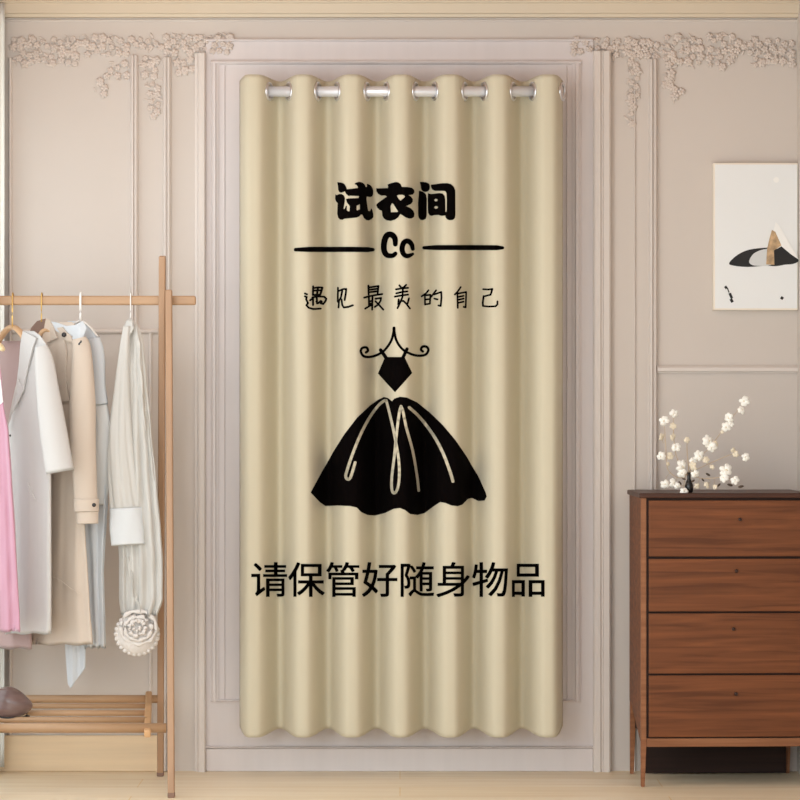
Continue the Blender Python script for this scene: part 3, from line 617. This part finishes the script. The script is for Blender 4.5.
def sleeve(name, path, m, parent, yf, squash=.55, seed=0, amp=.03, N=64, crease=0):
    """path: (px,py,half-width px)"""
    bm = bmesh.new(); ctr = catmull([Vector((p[0],p[1],p[2])) for p in path], 10); rings = []
    L = len(ctr)-1
    for j, c in enumerate(ctr):
        d = (ctr[min(j+1,L)]-ctr[max(j-1,0)]); d = Vector((d.x,d.y)).normalized(); nn = Vector((-d.y,d.x)); t = j/L
        ring = []
        for i in range(N):
            a = 2*PI*i/N; w = 1+crease*(max(0,math.sin(7*a+5*t+seed))**2)*t**1.5 + amp*(math.sin(3*a+seed+2.5*t)+.6*math.sin(5*a+2*seed-3*t))+amp*.8*noise.noise(Vector((math.cos(a)*1.5,math.sin(a)*1.5,t*5+seed)))
            off = c.z*w*math.cos(a); q = (c.x-nn.x*off, c.y-nn.y*off)
            y = yf(c.x, c.y) - c.z*.00305*squash*w*math.sin(a)
            ring.append(bm.verts.new(P(q[0], q[1], y)))
        rings.append(ring)
    for j in range(L):
        for i in range(N): bm.faces.new((rings[j][i],rings[j][(i+1)%N],rings[j+1][(i+1)%N],rings[j+1][i]))
    bm.faces.new(rings[0])
    inn = [bm.verts.new(v.co.lerp(sum((q.co for q in rings[-1]),Vector())/N, .12)+Vector((0,0,.012))) for v in rings[-1]]
    for i in range(N): bm.faces.new((rings[-1][i],rings[-1][(i+1)%N],inn[(i+1)%N],inn[i]))
    bm.faces.new(inn)
    return obj(name, bm, m, parent, smooth=True)
def button(name, px, py, y, r, parent, m=None):
    bm = bmesh.new(); c = P(px,py,y); ellipsoid(bm, c, (r,r*.4,r), None, 14, 8); return obj(name, bm, m or black_m, parent, smooth=True)
def hanger(label, px, neck, ends, mh, ms, r, y0, k, rw=.0022, shoulder_r=None, loc=None):
    t = thing('clothes_hanger', label, 'hanger', P(px, neck, y0), 'hangers on the rack bar')
    zt = zb+.0145+.003; zn = Z(neck, y0)
    bm = bmesh.new(); x = X(px, BY)
    yf = BY-.0135
    pts = [(x,yf-.001,zn),(x,yf-.001,zb-.02),(x,yf,zb+.006),(x,BY-.009,zt+.003),(x,BY+.004,zt+.004),(x,BY+.0145,zb+.006),(x,BY+.0155,zb-.006)]
    tube(bm, pts, rw, 8, 4); obj('hook', bm, mh, t, smooth=True)
    bm = bmesh.new()
    pp = [P(a, b, y0-k*(a-px)*.00305) for a, b in ends]
    tube(bm, pp, [r*.55]+[r]*(len(pp)-2)+[r*.55], 12, 6, .6); obj('shoulder_bar', bm, ms, t, smooth=True)
    return t

# pink coat
g = thing('pink_coat', 'pink wool coat hanging at the left end of the rack, cut by the photo edge', 'coat', P(3,340,-.5), 'garments on the rack')
pk = Body([(352,-9,-3),(375,-10,1.5),(405,-11,4),(432,-12,9),(475,-12,12),(530,-12.5,15.5),(632,-12.5,20.5)], -10,-.475,1.1,.030,2,.006,1)
pk.build('coat_body', pink_m, g)
hanger('pale round-ended wooden hanger holding the pink coat', -5, 340, [(-9,352),(-5,347),(-1,346),(3,350)], gold_m, mat('pale_wood',(236,212,170),.4), .016, -.475, 1.1, .002)
patch('front_edge', [(-6,362),(-2,362),(2.5,402),(-1,405)], pk.front, white_m, g, .004,.003)
# mauve dress
g = thing('mauve_dress', 'mauve-brown dress behind the white coat, its darker hem showing below the coat', 'dress', P(10,338,-.31), 'garments on the rack')
md = Body([(341,-3,22),(352,-6,27),(400,-8,26),(500,-10,29),(649,-11,32)], 13,-.315,.9,.020,2.2,.002,2)
md.build('dress_body', mauve_m, g)
hanger('tan wooden hanger at the open collar of the white coat', 13, 328, [(-3,346),(4,333),(12,327),(20,332),(27,345)], gold_m, hang_wood, .013, -.36, 1.0, .0022)
# white coat
g = thing('white_coat', 'long white coat with notched lapel, between the pink coat and the beige trench coat', 'coat', P(30,332,-.42), 'garments on the rack')
wc = Body([(331,23,34),(336,21.5,41),(347,20,48),(362,19,51),(380,17,51),(405,11.5,51),(430,7,51),(500,5.5,51.3),(634,5,51.5)], 13,-.375,1.15,.026,2.2,.0035,3)
wc.build('coat_body', coat_m, g)
sleeve('sleeve', [(41,346,6.5),(44,362,9.5),(48,395,11.8),(53.5,432,13.6),(60.5,472,14.2)], coat_m, g, lambda x,y: wc.yc(x)-.034, .6, 1, .02)
lap = lambda x,y: wc.front(max(x,12),y)
patch('lapel', [(22.5,331),(36,338),(33,346),(29,362),(26.5,372),(23.2,389),(18.7,378),(20,355)], lap, coat_m, g, .015,.005)
patch('lapel', [(18.4,379),(23.2,390),(19.5,397),(12.5,413),(6.9,430),(10,412),(15,388)], lambda x,y: wc.front(max(x,interp(wc.rows,y)[0]+2.5),y), coat_m, g, .017,.005)
patch('pocket_flap', [(26,484),(27.5,483),(31,492),(36,501),(34.5,502),(29,494)], wc.front, coat_m, g, .004,.003)
button('button', 10.3, 435.5, wc.front(10.3,435.5)-.002, .0035, g)
# beige trench coat
g = thing('trench_coat', 'beige trench coat with dark buttons and strapped cuff, right of the white coat', 'coat', P(65,320,-.4), 'garments on the rack')
tr = Body([(322,50,72),(330,47,80),(342,46,87),(360,46,90),(400,46,88),(440,44,85),(525,38,85),(600,30,89.5),(645,28,93)], 60,-.375,.9,.028,2.5,.0035,4)
tr.build('coat_body', trench_m, g)
sleeve('sleeve', [(79,338,7),(82,352,9.5),(82.5,400,12.8),(83,440,12.8),(85,480,12),(86,501,11.8)], trench_m, g, lambda x,y: tr.yc(x)-.030, .6, 2, .018)
sleeve('cuff', [(86.3,499,12.8),(86.5,512,12.6)], trench_m, g, lambda x,y: tr.yc(x)-.030, .64, 2, .0)
sleeve('cuff', [(87.3,511,11.2),(87.8,524,10.6)], trench_m, g, lambda x,y: tr.yc(x)-.030, .6, 2, .0)
button('cuff_button', 94, 505, tr.yc(94)-.052, .0062, g)
patch('collar', [(46,318),(50,320),(54,330),(57,338),(50,341),(43.5,345),(42,338),(44,328)], lambda x,y: tr.front(max(x,50),max(y,330)), trench_m, g, .012,.005)
patch('collar_back', [(51,321.5),(57,322.5),(66,326),(75,325),(83,321),(84,325),(80,331),(72,336),(62,334),(56,331)], lambda x,y: tr.front(min(max(x,52),78),max(y,334))+.004, shirt_m, g, .009,.003)
patch('collar', [(57,328),(62,327),(66,332),(70,335),(73,343),(65,340),(60.5,334)], lambda x,y: tr.front(x,max(y,330)), trench_m, g, .014,.004)
patch('collar_lining', [(28.5,337),(31,328),(37,321),(46,318.5),(47,323),(43,330),(41,341),(36,338),(33,336)], lambda x,y: tr.yc(x)+.02, trench_in, g, 0,.004)
patch('storm_flap', [(57,342),(64,340),(66,352),(65,372),(66.5,388),(69.5,401),(60.5,401.5),(58,402)], tr.front, trench_m, g, .011,.005)
patch('cloth_fold_seam', [(50,577),(51,576),(60,580),(70,588),(80,594),(79.5,595.5),(69,589.5),(59,582)], tr.front, trench_m, g, .003,.002)
button('collar_button', 64, 334.7, tr.front(64,335)-.021, .0075, g)
hanger('tan wooden hanger on a brass hook under the trench coat collar', 42, 322, [(36.5,345),(39,336),(44,330.5),(50,332),(58,336)], gold_m, hang_wood, .0105, -.362, -.35, .0022)
# white shirt
g = thing('white_shirt', 'crisp white shirt showing a shoulder from behind the beige trench coat', 'shirt', P(81,320,-.35), 'garments on the rack')
ws = Body([(321,68,85),(328,62,92),(340,58,99),(352,57,102),(400,60,103),(440,62,107),(500,64,108),(570,80,104),(648,84,106)], 81,-.345,.45,.018,3.5,.006,5)
ws.build('shirt_body', shirt_m, g)
sleeve('sleeve', [(94,338,6),(97,355,8),(98,385,8),(100,405,8.5)], shirt_m, g, lambda x,y: ws.yc(x)-.016, .5, 3, .03)
sleeve('sleeve', [(100,402,7.5),(103,425,8.5),(103,450,9),(100,480,9),(99,505,7)], grey_m, g, lambda x,y: ws.yc(x)-.015, .45, 5, .06)
patch('collar', [(84,322.5),(86.5,328),(84,335),(80,346),(76.5,345),(72,338),(74,333),(79,327)], lambda x,y: tr.front(min(max(x,52),80),max(y,332))-.002, shirt_m, g, .007,.004)
patch('emblem', [(78.2,343.5),(80,341.5),(80.6,340.2),(82,340.6),(81.6,342.6),(80.4,343.4),(79.6,345.2),(78.2,345)], lambda x,y: tr.yc(80)-.075, black_m, g, .0,.0015)
patch('sash', [(64.5,640),(85,640),(84.5,668),(77,679),(70,688),(67.8,684),(66,662)], lambda x,y: ws.yc(x)+.006*math.sin(x*.5), shirt_m, g, .0,.004)
hanger('white wire hanger holding the white shirt', 81, 321, [(64,336),(72,326),(81,321),(90,327),(98,337)], whitewire, whitewire, .006, -.35, .45, .0036)
# ivory satin blouse dress with lace rosette
g = thing('ivory_blouse', 'ivory satin blouse with a rolled lace rosette at its hem, nearest the rack end', 'blouse', P(135,318,-.4), 'garments on the rack')
bl = Body([(319,127.5,132),(323,125,136.5),(332,123,141),(345,122,144),(380,120,147),(430,118,151.5),(480,116,156.5),(530,117,161),(560,119,163),(600,119,163),(616,121,157)], 131,-.395,.35,.028,4.5,.010,6)
bl.build('blouse_body', satin_m, g)
sleeve('sleeve', [(127,326,3.5),(125,345,5),(122.5,390,8),(121,430,11),(122,470,13.5),(125,510,14.5)], satin_m, g, lambda x,y: bl.yc(x)-.034, .55, 4, .085, crease=-.16)
sleeve('cuff', [(126,508,16.6),(127,527,16.9),(128,545,16.6)], cuff_m, g, lambda x,y: bl.yc(x)-.036, .5, 4, .03)
patch('lapel', [(133,323),(137,326),(141,345),(144,385),(149,430),(154,480),(152,478),(146,432),(141,390),(137,350)], bl.front, satin_m, g, .005,.003)
patch('lapel', [(126.5,321),(132,321),(134,328),(130,334),(126,345),(123.5,360),(123,340),(124,328)], bl.front, satin_m, g, .022,.004)
patch('placket', [(126,558),(128.5,556),(133,580),(140,606),(141.5,612),(138.5,612),(132,590)], bl.front, satin_m, g, .004,.003)
# rosette
bm = bmesh.new(); yc = bl.yc(137)-.012
def PR(a, rx, ry, y): return P(137+rx*math.cos(a), 629+ry*math.sin(a), y)
ctr = P(137, 634, yc); ellipsoid(bm, ctr, (.066,.036,.064), Matrix.Rotation(.35,3,'Y'), 28, 18)
for v in bm.verts:
    v.co.y += .005*noise.noise(v.co*40); v.co += (v.co-ctr)*.10*noise.noise(v.co*30)
rngl = random.Random(2)
for turn in range(3):
    pts = []
    for k in range(25):
        a = -2.4+k/24*2*PI*.95+turn*2.0; R = 1-.26*turn-.10*k/24
        pts.append(P(138+19*R*math.cos(a)+.6*math.sin(a*9), 628+17*R*math.sin(a)-5*(1-R)*0+.5*math.cos(a*8), yc-.030-.006*turn))
    tube(bm, pts, [.0042+.0018*math.sin(k*2.1) for k in range(25)], 8, 2, 1.4)
for k in range(26):
    a = 2*PI*k/26; R = 1
    ellipsoid(bm, P(137+20.6*math.cos(a), 634+20*math.sin(a), yc-.008), (.008,.010,.008), None, 8, 6)
for k in range(7):
    a = k*.9; R = 2+k*.9
    ellipsoid(bm, P(138+R*math.cos(a), 627+R*math.sin(a), yc-.045), (.006,.006,.004), Matrix.Rotation(a,3,'Y'), 8, 6)
for f in bm.faces: f.smooth = True
obj('lace_rosette', bm, lace_m, g, smooth=True)
hanger('slim white hanger carrying the ivory blouse near the rack end', 131, 320, [(125,332),(127.5,324),(131,320),(135,324),(139,332)], whitewire, whitewire, .005, -.395, .35, .0019)

# bag on the shelf
bg = thing('brown_bag', 'rounded glossy brown satin bag lying at the left end of the rack shelf', 'bag', P(8,718,-.42))
bm = bmesh.new(); c = P(9,704,-.42); A0 = .070
g_ = bmesh.ops.create_uvsphere(bm, u_segments=48, v_segments=28, radius=1)
for v in bm.verts:
    x, y, z = v.co; 
    sx = x*(1.0 if x < 0 else 1.02)
    zz = z*(1-.38*max(0,x)**1.6) - .10*max(0,x)
    zz = max(zz, -.72+ .06*abs(x))
    rip = .020*math.sin(math.atan2(y,z)*9+2*x)*max(0,1-abs(x))*1.2
    v.co = c + Vector((sx*A0, y*.052*(1+rip), (zz+rip)*.052))
obj('pouch', bm, bag_m, bg, smooth=True)
bm = bmesh.new(); tube(bm, [c+Vector((math.cos(a)*A0*.86, math.sin(a)*.046, -.037)) for a in [2*PI*k/20 for k in range(21)]], .003, 8, 2); obj('base_rim', bm, vase_m, bg, smooth=True)

# ------------------------------------------------------------------ chest of drawers
YF = -.372; DP = .325; p_ = (CAMD+YF)/FP
dr = thing('chest_of_drawers', 'walnut chest of four drawers on slim legs against the right wall', 'chest of drawers', (X(641,YF), YF, 0), None, math.radians(1.8))
bpy.context.view_layer.update()
M0 = Matrix.LocRotScale(dr.location, dr.rotation_euler, dr.scale)
def part(name, bm, m, parent=dr, smooth=False):
    me_obj = obj(name, bm, m, None, smooth); me_obj.parent = parent
    return me_obj
zz = lambda py: CAMZ-(py-400)*p_
W = .512; ZT = zz(498); ZR0, ZR1 = zz(747), zz(738.5)
bm = bmesh.new()   # top slab
box(bm, (-.006,-.008,ZT),(W+.003,DP,zz(493)),.003); part('top', bm, walnut_t)
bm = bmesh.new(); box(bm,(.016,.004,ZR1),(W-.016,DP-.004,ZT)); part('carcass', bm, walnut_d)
for x0 in (0, W-.018):
    bm = bmesh.new(); vs = []
    prof = [(.018,ZR0+.012),(.018,ZT),(DP-.004,ZT),(DP-.004,zz(712)),(DP-.03,zz(711))]
    for x in (x0+.001, x0+.015): vs.append([bm.verts.new((x,a,b)) for a, b in prof])
    bm.faces.new(vs[0]); bm.faces.new(vs[1])
    for i in range(len(prof)): j = (i+1)%len(prof); bm.faces.new((vs[0][i],vs[0][j],vs[1][j],vs[1][i]))
    part('side_panel', bm, walnut)
bm = bmesh.new(); box(bm,(.045,DP-.04,.004),(W-.02,DP-.03,ZR0+.03)); part('under_shade_board', bm, walnut_d)  # dark board added to stand in for the shade beneath the chest
def legm(x, y, top, w=.0165):
    bm = bmesh.new(); vs = []
    for z, k in ((0,.72),(.12,1),(top,1)):
        vs.append([bm.verts.new((x+a*w*k if a else x, y+b*w*k, z)) for a, b in ((0,0),(1,0),(1,1),(0,1))])
    for i in range(2):
        for j in range(4): bm.faces.new((vs[i][j],vs[i][(j+1)%4],vs[i+1][(j+1)%4],vs[i+1][j]))
    bm.faces.new(vs[0]); bm.faces.new(vs[2])
    bmesh.ops.bevel(bm, geom=bm.edges[:], offset=.0015, segments=2, affect='EDGES')
    part('leg', bm, walnut_l)
legm(0,0,ZT); legm(W-.0165,0,ZT); legm(.001,DP-.024,ZT-.01); legm(W-.0175,DP-.024,ZT-.01)
bm = bmesh.new(); box(bm,(.0165,-.002,ZR0),(W-.0165,.02,ZR1),.003); part('front_rail', bm, walnut_l)
xk = (737-641)*p_
for a, b, ky, kx in ((500.5,556.5,519.5,740),(559,611.5,571,736.5),(613.5,673.5,629,733.5),(675.5,737,694,736)):
    bm = bmesh.new(); box(bm,(.0235,-.004,zz(b)),(W-.0235,.014,zz(a)),.0015)
    d = part('drawer', bm, walnut)
    bm = bmesh.new(); q = Vector(((kx-641)*p_, -.008, zz(ky))); ellipsoid(bm, q, (.0055,.007,.0055), None, 14, 8)
    k = obj('knob', bm, knob_m, None, True); k.parent = d

# ------------------------------------------------------------------ vase with blossom branches
VY = YF+.035; ZTOP = zz(493)
vx = X(689, VY)
va = thing('bud_vase', 'tiny black bud vase holding white blossom on the chest of drawers', 'vase', (vx,VY,ZTOP))
bm = bmesh.new(); lathe(bm, [(.009,0.0),(.0125,.004),(.013,.022),(.009,.034),(.0055,.042),(.0055,.058),(.0075,.062),(.005,.0615),(.004,.05)], (vx,VY,ZTOP)); obj('vase_body', bm, vase_m, va, smooth=True)
def blossom_mesh(seed, m, r=.010):
    rng = random.Random(seed); bm = bmesh.new()
    for i in range(6):
        a = i*PI/3+rng.uniform(-.3,.3); tl = rng.uniform(.2,.7)
        rot = Matrix.Rotation(-a,3,'Y') @ Matrix.Rotation(tl,3,'Z')
        ellipsoid(bm, Vector((math.cos(a)*r*.62, rng.uniform(-.3,.1)*r, math.sin(a)*r*.62)), (r*.62,r*.22,r*.46), rot, 10, 6)
    ellipsoid(bm, Vector((0,-r*.35,0)), (r*.22,)*3, None, 8, 5, 1)
    me = bpy.data.meshes.new('blossom'); bm.to_mesh(me); bm.free(); me.materials.append(m); me.materials.append(petal_c)
    for p in me.polygons: p.use_smooth = True
    return me
BM = [blossom_mesh(i, petal_m) for i in range(4)] + [blossom_mesh(9+i, petal_c) for i in range(2)]
rb = random.Random(4)
neck = P(689, 474, VY)
def branch(label, path, blooms, leaves=(), y1=-.03, start=None):
    st = start or Vector((vx, VY, ZTOP+.060))
    t = thing('blossom_branch', label, 'flowers', st, 'blossom branches in the black vase')
    N = len(path)
    pts = [st] + [P(a, b, VY+y1*(i+1)/N) for i, (a, b) in enumerate(path)]
    bm = bmesh.new(); tube(bm, pts, [.0016]+[.0012]*(N-1)+[.0006], 6, 5); obj('twig', bm, twig_m, t, smooth=True)
    for a, b, sc_, kind in blooms:
        best = min(pts[1:], key=lambda q: (q-P(a,b,q.y)).length)
        me = BM[rb.randrange(4)] if kind == 0 else BM[4+rb.randrange(2)]
        o = bpy.data.objects.new('blossom', me); C.objects.link(o); o.parent = t
        q = P(a, b, best.y-.006); o.location = q-st; o.rotation_euler = (rb.uniform(-.5,.5), rb.uniform(0,6), rb.uniform(-.5,.5)); o.scale = (sc_*1.22,)*3
        bm = bmesh.new(); tube(bm, [q+Vector((0,.003,0)), (q+best)/2+Vector((0,.004,0)), min((pts[i].lerp(pts[i+1],f/8) for i in range(N) for f in range(9)), key=lambda w:(w-q).length)], .0006, 5, 3); obj('stalk', bm, twig_m, t, smooth=True)
    for a, b, r, ang in leaves:
        bm = bmesh.new(); best = min(pts[1:], key=lambda q: (q-P(a,b,q.y)).length)
        ellipsoid(bm, P(a,b,best.y-.004), (r, r*.2, r*.45), Matrix.Rotation(ang,3,'Y'), 10, 6); obj('leaf', bm, leaf_m, t, smooth=True)
branch('upright blossom branch leaning farthest left in the black vase', [(680,478),(668,470),(666,450),(664,416)],
       [(664,421,1.15,0),(661.5,437,.85,1),(661,456,1.05,0),(665,484,1.05,0),(673,483,1.1,0),(668,464,.5,1)])
branch('upright blossom branch just right of the leftmost one', [(684,470),(677,458),(674,440),(673,410)],
       [(673.6,413.5,1.0,0),(673,426,.8,1),(673,437,.85,1),(676,447,1.1,0),(670,456,.85,1),(681.5,466,1.45,0),(682,473,1.1,0)])
branch('thin branch with one faint pale bud rising in the middle', [(688,462),(687,450),(687,441)], [(687,440,.7,1),(695,474,1.0,0),(693,466,1.05,1)])
branch('longest blossom branch, reaching up and right to the highest flowers', [(694,464),(701,456),(711,446),(727,424),(743,404)],
       [(699,456,1.25,0),(693,461,.9,0),(708,441,1.4,0),(712,447,1.2,0),(715.5,444,.7,1),(706,460,.8,1),(729,418,1.15,0),(726,427,1.15,0),(731,424,.7,0),(744.5,401,1.2,0),(741.5,410,1.0,0),(722,432,.4,1)])
branch('curved twig with two small pale blooms pointing right', [(704,466),(722,458),(734,454),(745,457)], [(733,450,.6,1),(735.5,454,.75,1),(745.5,457,.95,0),(712,467,.55,1)])
branch('low blossom branch spreading right over the chest top', [(700,478),(714,478),(726,477),(737,483)],
       [(726,470,1.5,0),(724,478,1.1,0),(735,480,1.05,0),(707,485,.8,1),(715,487,.6,1),(697,486,.7,1)], [(730,485,.009,.3),(741,486.5,.009,-.2),(708,474.5,.008,.5),(719,485,.007,-.8),(703,480,.006,.8)])
branch('single white bloom hanging down in front of the vase', [(686,474),(684,484),(684,490)], [(684,491.5,1.0,0),(677,486,.8,0)], [(680,483,.007,.9),(693,481,.007,-.6),(684,479,.006,.2)], -.02)

# ------------------------------------------------------------------ painting
pt = thing('canvas_painting', 'white abstract canvas with a black eye shape, hung above the chest of drawers', 'painting', P(757,310,0))
PY = -.034
bm = bmesh.new(); a = P(713.5,163,PY); b = P(799.3,310,PY); bx = min(b.x, XR-.002)
box(bm,(a.x,PY,b.z),(bx,-.002,a.z),.0015); obj('frame', bm, canvas_edge, pt)
bm = bmesh.new()
q0 = P(715,164.6,PY); q1 = P(798.2,308.3,PY); box(bm,(q0.x,PY-.0012,q1.z),(min(q1.x,bx-.002),PY+.004,q0.z),0,0)
J = lambda c: scaled(c, 690, 150, 3.479)
def pp_(contour, mi, off):
    b2 = bmesh.new(); poly2d(b2, [contour])
    vm_ = {}
    for v in b2.verts: vm_[v] = bm.verts.new(P(v.co.x, v.co.y, PY-.0012-off))
    for f in b2.faces:
        nf = bm.faces.new([vm_[v] for v in f.verts]); nf.material_index = mi
    b2.free()
pp_(smooth_closed(J([(136,393),(165,365),(205,347),(262,340),(310,340),(338,352),(362,374),(380,384),(360,396),(330,399),(300,404),(260,403),(200,407),(150,402)]),3),1,.0006)
pp_(smooth_closed(J([(206,385),(222,360),(255,346),(285,346),(290,370),(282,400),(235,403),(212,398)]),3),3,.0010)
pp_(J([(298,250),(310,262),(350,330),(378,380),(360,372),(330,345),(305,345),(278,340)]),4,.0014)
pp_(J([(285,278),(297,285),(318,332),(292,350),(300,400),(265,398),(268,345),(276,310)]),2,.0018)
pp_(J([(318,335),(350,362),(376,380),(360,392),(330,398),(294,400),(292,350)]),1,.0020)
for x, y, r in ((300,104,10),):
    pp_([(690+x/3.479+r/3.479*math.cos(t*PI/6), 150+y/3.479+r/3.479*math.sin(t*PI/6)) for t in range(12)],4,.0006)
for x0,y0,x1,y1,w_ in ((122,474,128,482,9),(130,480,136,496,4),(138,498,146,516,9),(142,518,148,530,10),(316,512,324,518,10)):
    d = Vector((x1-x0,y1-y0)).normalized(); nn = Vector((-d.y,d.x))*w_/2
    pp_(J([(x0+nn.x,y0+nn.y),(x0-nn.x,y0-nn.y),(x1-nn.x,y1-nn.y),(x1+nn.x,y1+nn.y)]),1,.0008)
for f in bm.faces:
    f.normal_update()
obj('canvas', bm, [canvas_m, pblack, ptan, pgrey, pwhite], pt, norm=False)

# ------------------------------------------------------------------ light
w = bpy.data.worlds.new('World'); sc.world = w; w.use_nodes = True
bg_ = w.node_tree.nodes['Background']; bg_.inputs[0].default_value = (.90,.975,1.0,1); bg_.inputs[1].default_value = 1.4
def area(name, loc, target, sx, sy, power, col):
    l = bpy.data.lights.new(name,'AREA'); l.shape = 'RECTANGLE'; l.size = sx; l.size_y = sy; l.energy = power; l.color = col
    o = bpy.data.objects.new(name,l); C.objects.link(o); o.location = loc
    o.rotation_euler = (Vector(target)-Vector(loc)).to_track_quat('-Z','Y').to_euler(); return o
area('daylight_side_window', (XL-.5,-1.2,1.35), (-.75,-.15,.75), 1.9, 1.9, 4, (.9,.97,1))
area('ceiling_fill', (-.75,-1.5,2.41), (-.55,-.2,.8), .9, .7, 7.5, (.95,.98,1))  # added unseen fill below the ceiling, no fixture; brightens the left side
area('front_left_fill', (-1.75,-4.3,1.2), (-.5,0,.35), 1.3, 1.3, 24, (.92,.98,1))  # added unseen fill from front left, no window there; lifts the lower wall
cam = bpy.data.cameras.new('Camera'); co = bpy.data.objects.new('Camera', cam); C.objects.link(co)
co.location = (0,-CAMD,CAMZ); co.rotation_euler = (PI/2,0,0); cam.lens = 36*FP/800; cam.sensor_width = 36; cam.clip_end = 100
sc.camera = co
sc.view_settings.view_transform = 'Standard'; sc.view_settings.look = 'None'; sc.view_settings.exposure = .40; sc.view_settings.gamma = 1
